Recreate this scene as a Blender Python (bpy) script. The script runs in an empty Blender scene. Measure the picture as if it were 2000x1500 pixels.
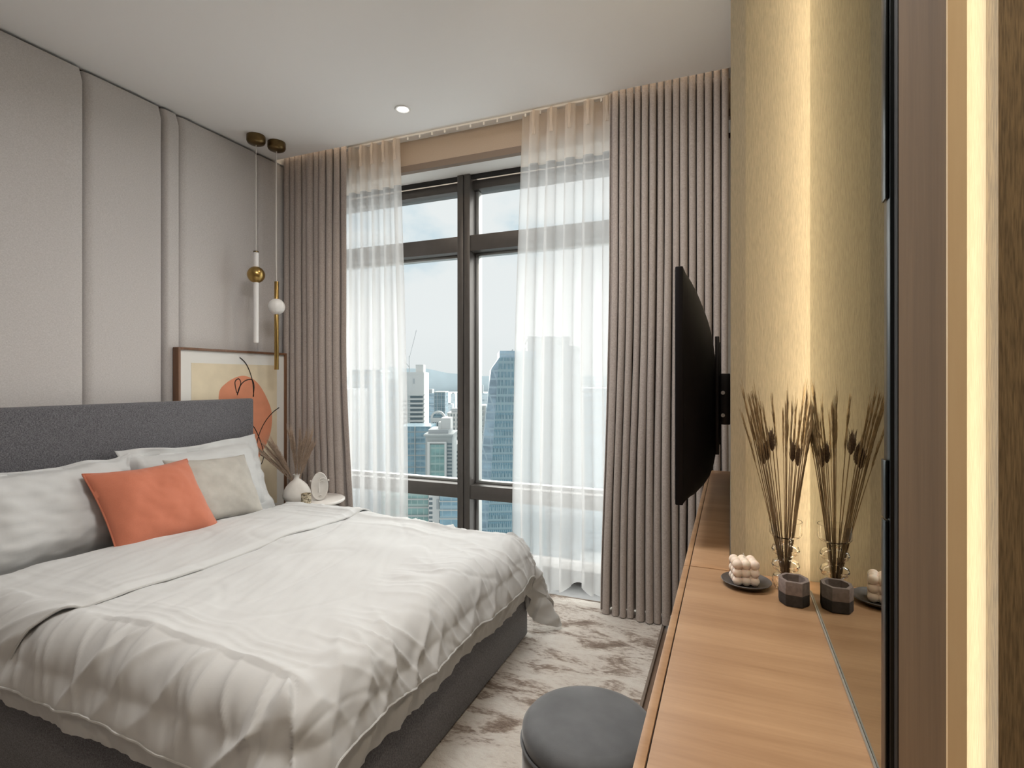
import bpy, bmesh, math, random
import numpy as np
from mathutils import Vector, Matrix
random.seed(7)
PI = math.pi
SC = bpy.context.scene
COL = SC.collection

# ------------------------------------------------------------------ camera
EYE = 1.24
YAW = math.atan2(427, 1047)
cam_d = bpy.data.cameras.new('camera'); cam = bpy.data.objects.new('camera', cam_d); COL.objects.link(cam)
cam_d.sensor_width = 36; cam_d.lens = 1047 / 2000 * 36; cam_d.shift_y = -0.004
cam_d.clip_start = 0.02; cam_d.clip_end = 30000
cam.location = (0, 0, EYE); cam.rotation_euler = (PI / 2, 0, YAW)
SC.camera = cam

# ------------------------------------------------------------------ world, sun, exposure
SC.view_settings.view_transform = 'Standard'; SC.view_settings.look = 'None'
SC.view_settings.gamma = 1; SC.view_settings.use_curve_mapping = False
SC.view_settings.exposure = 0.45
world = bpy.data.worlds.new('sky'); SC.world = world; world.use_nodes = True
wn, wl = world.node_tree.nodes, world.node_tree.links
wn.clear()
wo = wn.new('ShaderNodeOutputWorld'); wb = wn.new('ShaderNodeBackground'); wl.new(wb.outputs[0], wo.inputs[0])
wt = wn.new('ShaderNodeTexCoord'); wm = wn.new('ShaderNodeMapping'); wm.inputs['Scale'].default_value = (1, 1, 1.9)
wm.inputs['Location'].default_value = (0.62, 0.1, 0.33)
wl.new(wt.outputs['Generated'], wm.inputs[0])
wz = wn.new('ShaderNodeTexNoise'); wz.inputs['Scale'].default_value = 3.2; wz.inputs['Detail'].default_value = 7; wz.inputs['Roughness'].default_value = 0.52
wl.new(wm.outputs[0], wz.inputs['Vector'])
wr = wn.new('ShaderNodeValToRGB')
wr.color_ramp.elements[0].position = 0.33; wr.color_ramp.elements[0].color = (0.60, 0.72, 0.80, 1)
wr.color_ramp.elements[1].position = 0.45; wr.color_ramp.elements[1].color = (0.86, 0.87, 0.88, 1)
e = wr.color_ramp.elements.new(0.39); e.color = (0.78, 0.83, 0.86, 1)
wl.new(wz.outputs['Fac'], wr.inputs[0])
# towards the horizon the sky goes to pale haze
wsx = wn.new('ShaderNodeSeparateXYZ'); wl.new(wt.outputs['Generated'], wsx.inputs[0])
wmr = wn.new('ShaderNodeMapRange'); wmr.inputs['From Min'].default_value = 0.0; wmr.inputs['From Max'].default_value = 0.09
wl.new(wsx.outputs['Z'], wmr.inputs['Value'])
wmx = wn.new('ShaderNodeMix'); wmx.data_type = 'RGBA'
wmx.inputs['A'].default_value = (0.80, 0.82, 0.83, 1)
wl.new(wmr.outputs[0], wmx.inputs['Factor']); wl.new(wr.outputs[0], wmx.inputs['B'])
wl.new(wmx.outputs['Result'], wb.inputs['Color']); wb.inputs['Strength'].default_value = 0.76

def lamp(name, kind, loc, energy, color=(1, 1, 1), direction=None, **kw):
    d = bpy.data.lights.new(name, kind); d.energy = energy; d.color = color
    for k, v in kw.items(): setattr(d, k, v)
    o = bpy.data.objects.new(name, d); COL.objects.link(o); o.location = loc
    if direction is not None:
        o.rotation_euler = Vector(direction).to_track_quat('-Z', 'Y').to_euler()
    return o

SUN_ENERGY = 8.4
lamp('hazy_sun', 'SUN', (0, 20, 20), SUN_ENERGY, (1.0, 0.97, 0.93), (-0.15, -1.0, -0.38), angle=math.radians(135))

# added soft fill lamp under the ceiling, no fixture, lifts the whole room
wash = lamp('added_ceiling_fill', 'AREA', (-0.72, 1.50, 2.715), 35, (1.0, 0.975, 0.95), (0, 0, -1), shape='RECTANGLE', size=1.3, size_y=0.5)
wash.rotation_euler = (math.radians(4), math.radians(-6), YAW)

# ------------------------------------------------------------------ helpers
def tag(o, label=None, cat=None, group=None, kind=None):
    if label: o['label'] = label
    if cat: o['category'] = cat
    if group: o['group'] = group
    if kind: o['kind'] = kind
    return o

def thing(name, loc, label=None, cat=None, group=None, rotz=0, kind=None):
    o = bpy.data.objects.new(name, None); COL.objects.link(o)
    o.empty_display_size = 0.05
    o.location = loc; o.rotation_euler = (0, 0, rotz)
    return tag(o, label, cat, group, kind)

class MB:
    def __init__(s): s.v = []; s.f = []
    def add(s, V, F):
        b = len(s.v); s.v += [tuple(p) for p in V]; s.f += [tuple(i + b for i in q) for q in F]; return s
    def box(s, x0, x1, y0, y1, z0, z1, bev=0, seg=2):
        if bev <= 0:
            V = [(x, y, z) for z in (z0, z1) for y in (y0, y1) for x in (x0, x1)]
            F = [(0, 2, 3, 1), (4, 5, 7, 6), (0, 1, 5, 4), (2, 6, 7, 3), (0, 4, 6, 2), (1, 3, 7, 5)]
            return s.add(V, F)
        bm = bmesh.new(); bmesh.ops.create_cube(bm, size=1)
        for v in bm.verts: v.co = ((x0 + x1) / 2 + v.co.x * (x1 - x0), (y0 + y1) / 2 + v.co.y * (y1 - y0), (z0 + z1) / 2 + v.co.z * (z1 - z0))
        bmesh.ops.bevel(bm, geom=list(bm.edges), offset=bev, segments=seg, profile=0.5, affect='EDGES')
        bm.verts.index_update()
        s.add([v.co[:] for v in bm.verts], [[v.index for v in f.verts] for f in bm.faces]); bm.free(); return s
    def lathe(s, prof, c=(0, 0, 0), seg=32, sx=1, sy=1):
        V = []; F = []; n = len(prof)
        for k in range(seg):
            a = 2 * PI * k / seg
            for r, z in prof: V.append((c[0] + r * math.cos(a) * sx, c[1] + r * math.sin(a) * sy, c[2] + z))
        for k in range(seg):
            k2 = (k + 1) % seg
            for i in range(n - 1): F.append((k * n + i, k2 * n + i, k2 * n + i + 1, k * n + i + 1))
        s.add(V, F)
        for idx in (0, n - 1):
            if prof[idx][0] > 1e-6:
                ring = [k * n + idx for k in range(seg)]
                b = len(s.v) - len(V)
                s.f.append(tuple(b + i for i in (ring[::-1] if idx == 0 else ring)))
        return s
    def tube(s, pts, r, seg=8, cap=True):
        pts = [Vector(p) for p in pts]; V = []; F = []; n = len(pts)
        up = Vector((0, 0, 1)); 
        t0 = (pts[1] - pts[0]).normalized()
        a = t0.cross(up if abs(t0.z) < 0.9 else Vector((1, 0, 0))).normalized()
        for i, p in enumerate(pts):
            t = (pts[min(i + 1, n - 1)] - pts[max(i - 1, 0)]).normalized()
            a = (a - t * a.dot(t)).normalized(); b = t.cross(a)
            rr = r[i] if isinstance(r, (list, tuple)) else r
            for k in range(seg):
                th = 2 * PI * k / seg
                V.append(p + a * (rr * math.cos(th)) + b * (rr * math.sin(th)))
        for i in range(n - 1):
            for k in range(seg):
                k2 = (k + 1) % seg; F.append((i * seg + k, i * seg + k2, (i + 1) * seg + k2, (i + 1) * seg + k))
        if cap: F.append(tuple(range(seg))[::-1]); F.append(tuple((n - 1) * seg + k for k in range(seg)))
        return s.add(V, F)
    def sphere(s, c, r, seg=20, rings=12, sz=1):
        prof = [(r * math.sin(PI * i / rings), -r * sz * math.cos(PI * i / rings)) for i in range(rings + 1)]
        prof[0] = (0, prof[0][1]); prof[-1] = (0, prof[-1][1])
        bm = bmesh.new(); bmesh.ops.create_uvsphere(bm, u_segments=seg, v_segments=rings, radius=r)
        bm.verts.index_update()
        s.add([(c[0] + v.co.x, c[1] + v.co.y, c[2] + v.co.z * sz) for v in bm.verts], [[v.index for v in f.verts] for f in bm.faces]); bm.free(); return s
    def prism(s, outline, z0, z1):
        n = len(outline)
        V = [(x, y, z0) for x, y in outline] + [(x, y, z1) for x, y in outline]
        F = [tuple(range(n))[::-1], tuple(range(n, 2 * n))] + [(i, (i + 1) % n, n + (i + 1) % n, n + i) for i in range(n)]
        return s.add(V, F)
    def grid(s, P):
        nu, nv = P.shape[:2]
        V = [tuple(p) for p in P.reshape(-1, 3)]
        F = [(i * nv + j, (i + 1) * nv + j, (i + 1) * nv + j + 1, i * nv + j + 1) for i in range(nu - 1) for j in range(nv - 1)]
        return s.add(V, F)
    def build(s, name, mat, parent=None, smooth=True, auto=True, loc=None):
        """vertices are world coordinates when the parent has no rotation"""
        off = Vector((0, 0, 0))
        if parent is not None: 
            p = parent
            while p is not None: off = off + Vector(p.location); p = p.parent
        elif loc is not None: off = Vector(loc)
        me = bpy.data.meshes.new(name)
        me.from_pydata([(x - off.x, y - off.y, z - off.z) for x, y, z in s.v], [], s.f)
        bm = bmesh.new(); bm.from_mesh(me); bmesh.ops.recalc_face_normals(bm, faces=list(bm.faces)); bm.to_mesh(me); bm.free()
        me.materials.append(mat)
        if smooth:
            me.polygons.foreach_set('use_smooth', [True] * len(me.polygons))
            if auto: me.set_sharp_from_angle(angle=math.radians(38))
        o = bpy.data.objects.new(name, me); COL.objects.link(o)
        if parent is not None: o.parent = parent
        elif loc is not None: o.location = loc
        return o

def copy_tree(o, parent=None):
    c = o.copy(); COL.objects.link(c)
    if parent is not None: c.parent = parent
    for ch in list(o.children): copy_tree(ch, c)
    return c

def box_obj(name, mat, ext, parent=None, bev=0, smooth=False, **kw):
    return MB().box(*ext, bev=bev).build(name, mat, parent, smooth=bev > 0 or smooth, **kw)

def structure(name, mat, ext, bev=0):
    o = box_obj(name, mat, ext, None, bev, loc=((ext[0] + ext[1]) / 2, (ext[2] + ext[3]) / 2, ext[4])); o['kind'] = 'structure'; return o

# 2-D gradient noise in numpy
_rng = np.random.RandomState(3)
_perm = np.tile(_rng.permutation(256), 3)
_ang = _rng.rand(256) * 2 * PI
def noise2(x, y, seed=0):
    x = np.asarray(x, float) + seed * 17.31; y = np.asarray(y, float) + seed * 9.77
    xi = np.floor(x).astype(int); yi = np.floor(y).astype(int); xf = x - xi; yf = y - yi
    def g(ix, iy, fx, fy):
        a = _ang[_perm[(_perm[ix & 255] + iy) & 255]]; return np.cos(a) * fx + np.sin(a) * fy
    u = xf ** 3 * (xf * (xf * 6 - 15) + 10); v = yf ** 3 * (yf * (yf * 6 - 15) + 10)
    n00 = g(xi, yi, xf, yf); n10 = g(xi + 1, yi, xf - 1, yf); n01 = g(xi, yi + 1, xf, yf - 1); n11 = g(xi + 1, yi + 1, xf - 1, yf - 1)
    return ((n00 * (1 - u) + n10 * u) * (1 - v) + (n01 * (1 - u) + n11 * u) * v) * 1.5
def sstep(a, b, x):
    t = np.clip((x - a) / (b - a), 0, 1); return t * t * (3 - 2 * t)
def grid_normals(P):
    du = np.gradient(P, axis=0); dv = np.gradient(P, axis=1); n = np.cross(du, dv)
    return n / (np.linalg.norm(n, axis=2, keepdims=True) + 1e-9)

# ------------------------------------------------------------------ materials
def new_mat(name):
    m = bpy.data.materials.new(name); m.use_nodes = True
    return m, m.node_tree.nodes, m.node_tree.links, m.node_tree.nodes['Principled BSDF']

def coords(N, L, scale=(1, 1, 1), rot=(0, 0, 0)):
    t = N.new('ShaderNodeTexCoord'); mp = N.new('ShaderNodeMapping')
    mp.inputs['Scale'].default_value = scale; mp.inputs['Rotation'].default_value = rot
    L.new(t.outputs['Object'], mp.inputs[0]); return mp.outputs[0]

def M(name, col, rough=0.6, metal=0, var=0, vscale=40, vdetail=4, bump=0, bscale=300, stretch=(1, 1, 1), sheen=0, spec=0.5, col2=None, bdist=0.002):
    m, N, L, B = new_mat(name)
    B.inputs['Base Color'].default_value = (*col, 1); B.inputs['Roughness'].default_value = rough
    B.inputs['Metallic'].default_value = metal; B.inputs['Specular IOR Level'].default_value = spec
    if sheen:
        B.inputs['Sheen Weight'].default_value = sheen; B.inputs['Sheen Roughness'].default_value = 0.4
    if var or col2:
        z = N.new('ShaderNodeTexNoise'); z.inputs['Scale'].default_value = vscale; z.inputs['Detail'].default_value = vdetail
        L.new(coords(N, L, stretch), z.inputs['Vector'])
        r = N.new('ShaderNodeValToRGB'); r.color_ramp.elements[0].position = 0.32; r.color_ramp.elements[1].position = 0.68
        a = [c * (1 - var) for c in col]; b = [min(1, c * (1 + var)) for c in (col2 or col)]
        r.color_ramp.elements[0].color = (*a, 1); r.color_ramp.elements[1].color = (*b, 1)
        L.new(z.outputs['Fac'], r.inputs[0]); L.new(r.outputs[0], B.inputs['Base Color'])
    if bump:
        z = N.new('ShaderNodeTexNoise'); z.inputs['Scale'].default_value = bscale; z.inputs['Detail'].default_value = 3
        L.new(coords(N, L, stretch), z.inputs['Vector'])
        bp = N.new('ShaderNodeBump'); bp.inputs['Strength'].default_value = bump; bp.inputs['Distance'].default_value = bdist
        L.new(z.outputs['Fac'], bp.inputs['Height']); L.new(bp.outputs[0], B.inputs['Normal'])
    return m

def wood(name, c1, c2, grain_axis='y', scale=1.0, rough=0.45):
    m, N, L, B = new_mat(name)
    st = {'x': (1.6, 22, 22), 'y': (22, 1.6, 22), 'z': (22, 22, 1.6)}[grain_axis]
    co = coords(N, L, tuple(s * scale for s in st))
    z = N.new('ShaderNodeTexNoise'); z.inputs['Scale'].default_value = 1.0; z.inputs['Detail'].default_value = 6; z.inputs['Distortion'].default_value = 0.6
    L.new(co, z.inputs['Vector'])
    z2 = N.new('ShaderNodeTexNoise'); z2.inputs['Scale'].default_value = 9; z2.inputs['Detail'].default_value = 3
    L.new(co, z2.inputs['Vector'])
    ad = N.new('ShaderNodeMath'); ad.operation = 'MULTIPLY_ADD'; ad.inputs[1].default_value = 0.35
    L.new(z2.outputs['Fac'], ad.inputs[0]); L.new(z.outputs['Fac'], ad.inputs[2])
    r = N.new('ShaderNodeValToRGB'); r.color_ramp.elements[0].position = 0.45; r.color_ramp.elements[1].position = 0.95
    r.color_ramp.elements[0].color = (*c1, 1); r.color_ramp.elements[1].color = (*c2, 1)
    L.new(ad.outputs[0], r.inputs[0]); L.new(r.outputs[0], B.inputs['Base Color'])
    B.inputs['Roughness'].default_value = rough
    bp = N.new('ShaderNodeBump'); bp.inputs['Strength'].default_value = 0.15; bp.inputs['Distance'].default_value = 0.001
    L.new(z2.outputs['Fac'], bp.inputs['Height']); L.new(bp.outputs[0], B.inputs['Normal'])
    return m

def weave(name, c1, c2, scale=420, rough=0.9, bump=0.4, sheen=0.2):
    """small-scale woven thread look: two crossed stretched noises"""
    m, N, L, B = new_mat(name)
    outs = []
    for st in ((0.25, 0.25, 1), (1, 1, 0.25)):
        z = N.new('ShaderNodeTexNoise'); z.inputs['Scale'].default_value = scale; z.inputs['Detail'].default_value = 2
        L.new(coords(N, L, st), z.inputs['Vector']); outs.append(z)
    ad = N.new('ShaderNodeMath'); ad.operation = 'ADD'; L.new(outs[0].outputs['Fac'], ad.inputs[0]); L.new(outs[1].outputs['Fac'], ad.inputs[1])
    r = N.new('ShaderNodeMapRange'); r.inputs['From Min'].default_value = 0.75; r.inputs['From Max'].default_value = 1.25
    L.new(ad.outputs[0], r.inputs['Value'])
    mx = N.new('ShaderNodeMix'); mx.data_type = 'RGBA'; mx.inputs['A'].default_value = (*c1, 1); mx.inputs['B'].default_value = (*c2, 1)
    L.new(r.outputs[0], mx.inputs['Factor']); L.new(mx.outputs['Result'], B.inputs['Base Color'])
    B.inputs['Roughness'].default_value = rough; B.inputs['Sheen Weight'].default_value = sheen; B.inputs['Specular IOR Level'].default_value = 0.2
    bp = N.new('ShaderNodeBump'); bp.inputs['Strength'].default_value = bump; bp.inputs['Distance'].default_value = 0.001
    L.new(ad.outputs[0], bp.inputs['Height']); L.new(bp.outputs[0], B.inputs['Normal'])
    return m

def emit(name, col, s):
    m, N, L, B = new_mat(name)
    B.inputs['Base Color'].default_value = (0.8, 0.8, 0.8, 1)
    B.inputs['Emission Color'].default_value = (*col, 1); B.inputs['Emission Strength'].default_value = s; return m

def sheer_mat(name, col, trans):
    m = bpy.data.materials.new(name); m.use_nodes = True; N, L = m.node_tree.nodes, m.node_tree.links; N.clear()
    o = N.new('ShaderNodeOutputMaterial'); tr = N.new('ShaderNodeBsdfTransparent'); df = N.new('ShaderNodeBsdfDiffuse'); tl = N.new('ShaderNodeBsdfTranslucent')
    df.inputs[0].default_value = (*col, 1); tl.inputs[0].default_value = (*col, 1); tr.inputs[0].default_value = (1, 1, 1, 1)
    m1 = N.new('ShaderNodeMixShader'); m1.inputs[0].default_value = 0.62; L.new(df.outputs[0], m1.inputs[1]); L.new(tl.outputs[0], m1.inputs[2])
    lw = N.new('ShaderNodeLayerWeight'); lw.inputs['Blend'].default_value = 0.25
    mr = N.new('ShaderNodeMapRange'); mr.inputs['From Min'].default_value = 0; mr.inputs['From Max'].default_value = 1
    mr.inputs['To Min'].default_value = trans; mr.inputs['To Max'].default_value = trans * 0.15
    L.new(lw.outputs['Facing'], mr.inputs['Value'])
    m2 = N.new('ShaderNodeMixShader'); L.new(mr.outputs[0], m2.inputs[0]); L.new(m1.outputs[0], m2.inputs[1]); L.new(tr.outputs[0], m2.inputs[2])
    L.new(m2.outputs[0], o.inputs[0]); return m

def pane_mat(name, tint, refl):
    m = bpy.data.materials.new(name); m.use_nodes = True; N, L = m.node_tree.nodes, m.node_tree.links; N.clear()
    o = N.new('ShaderNodeOutputMaterial'); tr = N.new('ShaderNodeBsdfTransparent'); gl = N.new('ShaderNodeBsdfGlossy')
    tr.inputs[0].default_value = (*tint, 1); gl.inputs['Roughness'].default_value = 0.0
    fr = N.new('ShaderNodeLayerWeight'); fr.inputs['Blend'].default_value = refl
    mx = N.new('ShaderNodeMixShader'); L.new(fr.outputs['Fresnel'], mx.inputs[0]); L.new(tr.outputs[0], mx.inputs[1]); L.new(gl.outputs[0], mx.inputs[2])
    L.new(mx.outputs[0], o.inputs[0]); return m

def facade(name, glass, frame, fh, mw, fw=0.25, mwf=0.12, rough=0.25, spec=0.5):
    """floors and mullions of a distant curtain wall too fine to pick apart: grid in object space"""
    m, N, L, B = new_mat(name)
    t = N.new('ShaderNodeTexCoord'); sx = N.new('ShaderNodeSeparateXYZ'); L.new(t.outputs['Object'], sx.inputs[0])
    def stripe(inp, period, frac):
        d = N.new('ShaderNodeMath'); d.operation = 'DIVIDE'; d.inputs[1].default_value = period; L.new(inp, d.inputs[0])
        f = N.new('ShaderNodeMath'); f.operation = 'FRACT'; L.new(d.outputs[0], f.inputs[0])
        l = N.new('ShaderNodeMath'); l.operation = 'LESS_THAN'; l.inputs[1].default_value = frac; L.new(f.outputs[0], l.inputs[0]); return l.outputs[0]
    ax = N.new('ShaderNodeMath'); ax.operation = 'ADD'; L.new(sx.outputs['X'], ax.inputs[0]); L.new(sx.outputs['Y'], ax.inputs[1])
    a = stripe(sx.outputs['Z'], fh, fw); b = stripe(ax.outputs[0], mw, mwf)
    mxx = N.new('ShaderNodeMath'); mxx.operation = 'MAXIMUM'; L.new(a, mxx.inputs[0]); L.new(b, mxx.inputs[1])
    z = N.new('ShaderNodeTexNoise'); z.inputs['Scale'].default_value = 0.09; z.inputs['Detail'].default_value = 5
    mp = N.new('ShaderNodeMapping'); mp.inputs['Scale'].default_value = (1, 1, 2.5); L.new(t.outputs['Object'], mp.inputs[0]); L.new(mp.outputs[0], z.inputs['Vector'])
    r = N.new('ShaderNodeValToRGB'); r.color_ramp.elements[0].position = 0.35; r.color_ramp.elements[1].position = 0.65
    r.color_ramp.elements[0].color = (*[c * 0.72 for c in glass], 1); r.color_ramp.elements[1].color = (*[min(1, c * 1.25) for c in glass], 1)
    L.new(z.outputs['Fac'], r.inputs[0])
    mx = N.new('ShaderNodeMix'); mx.data_type = 'RGBA'; mx.inputs['B'].default_value = (*frame, 1)
    L.new(mxx.outputs[0], mx.inputs['Factor']); L.new(r.outputs[0], mx.inputs['A']); L.new(mx.outputs['Result'], B.inputs['Base Color'])
    B.inputs['Roughness'].default_value = rough; B.inputs['Specular IOR Level'].default_value = spec
    return m

m_ceiling = M('ceiling_paint', (0.90, 0.885, 0.875), 0.9, bump=0.05, bscale=900)
m_white = M('white_paint', (0.88, 0.87, 0.85), 0.7)
m_panel = weave('panel_fabric', (0.49, 0.465, 0.452), (0.60, 0.572, 0.56), 500, bump=0.25)
m_dark = M('shadow_gap_black', (0.012, 0.011, 0.011), 0.7)
m_wallpaper = M('gold_wallpaper', (0.45, 0.38, 0.265), 0.6, var=0.16, vscale=150, vdetail=4, bump=0.10, bscale=160, stretch=(9, 9, 0.4), bdist=0.0008)
m_back = M('back_wall_paint', (0.66, 0.64, 0.62), 0.9)
m_bulk = M('bulkhead_brown', (0.56, 0.46, 0.365), 0.85, var=0.08, vscale=300)
m_bulk_low = M('bulkhead_dark_strip', (0.28, 0.22, 0.18), 0.8)  # darker band along the bottom of the bulkhead
m_alu = M('bronze_aluminium', (0.105, 0.095, 0.088), 0.42, 0.5, var=0.05, vscale=20)
m_alu_light = M('silver_anodised_bead', (0.42, 0.43, 0.42), 0.35, 0.6)
m_pane = pane_mat('window_glass', (0.955, 0.975, 0.97), 0.04)
m_curtain = weave('curtain_weave', (0.36, 0.31, 0.28), (0.49, 0.43, 0.395), 380, bump=0.3)
m_sheer = sheer_mat('sheer_voile', (0.76, 0.76, 0.76), 0.42)
m_tape = sheer_mat('sheer_header_tape', (0.92, 0.86, 0.80), 0.22)
m_pleat = sheer_mat('sheer_pleat', (0.92, 0.87, 0.82), 0.04)
m_oak = wood('oak_veneer', (0.30, 0.168, 0.086), (0.43, 0.265, 0.147), 'x', 1.0)
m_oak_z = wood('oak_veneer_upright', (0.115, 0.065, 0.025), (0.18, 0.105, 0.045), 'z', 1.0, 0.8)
m_oak_pale = wood('oak_edge_pale', (0.76, 0.56, 0.31), (0.84, 0.66, 0.40), 'z', 1.0)  # edge colour paled to stand in for light falling on it
m_floor = wood('timber_floor', (0.16, 0.11, 0.08), (0.28, 0.20, 0.15), 'y', 0.6, 0.35)
m_bedfab = weave('charcoal_bed_fabric', (0.055, 0.055, 0.063), (0.20, 0.196, 0.21), 620, bump=0.5)
m_sheet = M('white_cotton', (0.565, 0.57, 0.57), 0.75, sheen=0.3, spec=0.25, bump=0.12, bscale=60)
m_flange = M('white_cotton_border', (0.52, 0.52, 0.51), 0.8, sheen=0.2, spec=0.2)
m_coral = M('coral_fabric', (0.52, 0.165, 0.092), 0.85, var=0.10, vscale=700, bump=0.35, bscale=900, sheen=0.25)
m_beige = M('beige_linen', (0.43, 0.405, 0.365), 0.9, var=0.10, vscale=14, bump=0.2, bscale=900, sheen=0.2)
m_velvet = M('grey_velvet', (0.095, 0.10, 0.107), 0.75, var=0.25, vscale=9, sheen=0.4, bump=0.1, bscale=600)
m_velvet_side = M('grey_velvet_side', (0.10, 0.097, 0.098), 0.8, var=0.15, vscale=12, sheen=0.5)
m_brass = M('aged_brass', (0.42, 0.28, 0.10), 0.28, 1.0)
m_brass_dark = M('dark_brass', (0.16, 0.11, 0.05), 0.3, 1.0)
m_opal = M('opal_white_glass', (0.82, 0.81, 0.79), 0.3)
m_acr = M('white_acrylic_tube', (0.80, 0.79, 0.78), 0.4)
m_wire = M('clear_cable', (0.75, 0.72, 0.68), 0.4)
m_walnut = wood('walnut_frame', (0.13, 0.06, 0.03), (0.21, 0.105, 0.055), 'z', 1.5)
m_matb = M('mount_board', (0.72, 0.71, 0.68), 0.9)
m_print = M('cream_print', (0.70, 0.61, 0.45), 0.85, var=0.06, vscale=8)
m_pcoral = M('coral_print', (0.68, 0.27, 0.155), 0.85, var=0.07, vscale=10)
m_ink = M('ink_line', (0.015, 0.013, 0.012), 0.8)
m_ceram = M('white_ceramic', (0.68, 0.65, 0.61), 0.6, var=0.04, vscale=30)
m_top = M('white_stone_top', (0.70, 0.67, 0.64), 0.4, var=0.05, vscale=12)
m_grass = M('dried_grass', (0.21, 0.138, 0.068), 0.9, var=0.25, vscale=60)
m_grass_pale = M('dried_grass_plume', (0.37, 0.265, 0.14), 0.9, var=0.25, vscale=90)
m_grass_dark = M('dark_bunny_tail', (0.09, 0.055, 0.03), 0.95, var=0.3, vscale=400)
m_amber = M('mottled_amber_glass', (0.16, 0.11, 0.05), 0.15, var=0.75, vscale=90, col2=(0.42, 0.36, 0.26))
m_tv = M('tv_black_plastic', (0.010, 0.008, 0.009), 0.6, spec=0.15)
m_tv_s = M('tv_screen_gloss', (0.008, 0.008, 0.010), 0.12)
m_steel = M('mount_black_steel', (0.03, 0.028, 0.03), 0.35, 0.6)
m_bolt = M('bright_bolt', (0.6, 0.58, 0.56), 0.3, 1.0)
m_wax = M('ivory_wax', (0.82, 0.70, 0.60), 0.5)
m_wax.node_tree.nodes['Principled BSDF'].inputs['Subsurface Weight'].default_value = 0.3
m_wax.node_tree.nodes['Principled BSDF'].inputs['Subsurface Radius'].default_value = (0.01, 0.006, 0.004)
m_plate = M('dark_stoneware', (0.075, 0.068, 0.065), 0.5, var=0.2, vscale=60)
m_conc_l = M('pale_concrete', (0.20, 0.16, 0.145), 0.9, var=0.18, vscale=120, bump=0.3, bscale=400)
m_conc_d = M('dark_concrete', (0.040, 0.036, 0.035), 0.9, var=0.25, vscale=120, bump=0.3, bscale=400)
m_profile = M('black_aluminium_profile', (0.012, 0.016, 0.018), 0.3, 0.7)
m_led = emit('warm_led', (1.0, 0.87, 0.66), 13)
m_down = emit('downlight_lens', (1.0, 0.93, 0.84), 6)
m_mirror, _N, _L, _B = new_mat('smoked_mirror')
_B.inputs['Base Color'].default_value = (0.37, 0.375, 0.315, 1); _B.inputs['Metallic'].default_value = 1; _B.inputs['Roughness'].default_value = 0.0
m_glass, _N, _L, _B = new_mat('clear_glass')
_B.inputs['Base Color'].default_value = (1, 0.99, 0.97, 1); _B.inputs['Roughness'].default_value = 0.01; _B.inputs['Transmission Weight'].default_value = 1; _B.inputs['IOR'].default_value = 1.22

# rug: distressed beige pile
m_rug, N_, L_, B_ = new_mat('distressed_rug')
def rug_nodes(N, L, B):
    c1 = coords(N, L, (3.0, 6.5, 1)); c2 = coords(N, L, (20, 55, 1))
    a = N.new('ShaderNodeTexNoise'); a.inputs['Scale'].default_value = 1.5; a.inputs['Detail'].default_value = 8; a.inputs['Roughness'].default_value = 0.65; a.inputs['Distortion'].default_value = 0.8; L.new(c1, a.inputs['Vector'])
    b = N.new('ShaderNodeTexNoise'); b.inputs['Scale'].default_value = 1.6; b.inputs['Detail'].default_value = 6; b.inputs['Roughness'].default_value = 0.7; L.new(c2, b.inputs['Vector'])
    ad = N.new('ShaderNodeMath'); ad.operation = 'MULTIPLY_ADD'; ad.inputs[1].default_value = 0.45; L.new(b.outputs['Fac'], ad.inputs[0]); L.new(a.outputs['Fac'], ad.inputs[2])
    r = N.new('ShaderNodeValToRGB'); el = r.color_ramp.elements
    el[0].position = 0.55; el[0].color = (0.19, 0.135, 0.10, 1); el[1].position = 0.84; el[1].color = (0.80, 0.76, 0.70, 1)
    k = el.new(0.64); k.color = (0.36, 0.285, 0.23, 1); k = el.new(0.72); k.color = (0.70, 0.64, 0.58, 1)
    L.new(ad.outputs[0], r.inputs[0]); L.new(r.outputs[0], B.inputs['Base Color'])
    B.inputs['Roughness'].default_value = 0.95; B.inputs['Sheen Weight'].default_value = 0.3; B.inputs['Specular IOR Level'].default_value = 0.1
    f = N.new('ShaderNodeTexNoise'); f.inputs['Scale'].default_value = 260; L.new(coords(N, L), f.inputs['Vector'])
    ad2 = N.new('ShaderNodeMath'); ad2.operation = 'MULTIPLY_ADD'; ad2.inputs[1].default_value = 3.0; L.new(ad.outputs[0], ad2.inputs[0]); L.new(f.outputs['Fac'], ad2.inputs[2])
    bp = N.new('ShaderNodeBump'); bp.inputs['Strength'].default_value = 0.9; bp.inputs['Distance'].default_value = 0.006; L.new(ad2.outputs[0], bp.inputs['Height']); L.new(bp.outputs[0], B.inputs['Normal'])
rug_nodes(N_, L_, B_)

# ------------------------------------------------------------------ room shell
XW = -2.87          # face of the upholstered left wall
H = 2.74            # ceiling
YE = 2.78           # edge of the ceiling at the curtain recess
YG = 3.32           # glass
DESK = 0.81
YN = 1.305          # niche wall
XM = 0.149          # mirror face
XB = 0.21           # wall behind the mirror
YB = -2.4           # back wall
XR = 1.25

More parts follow.
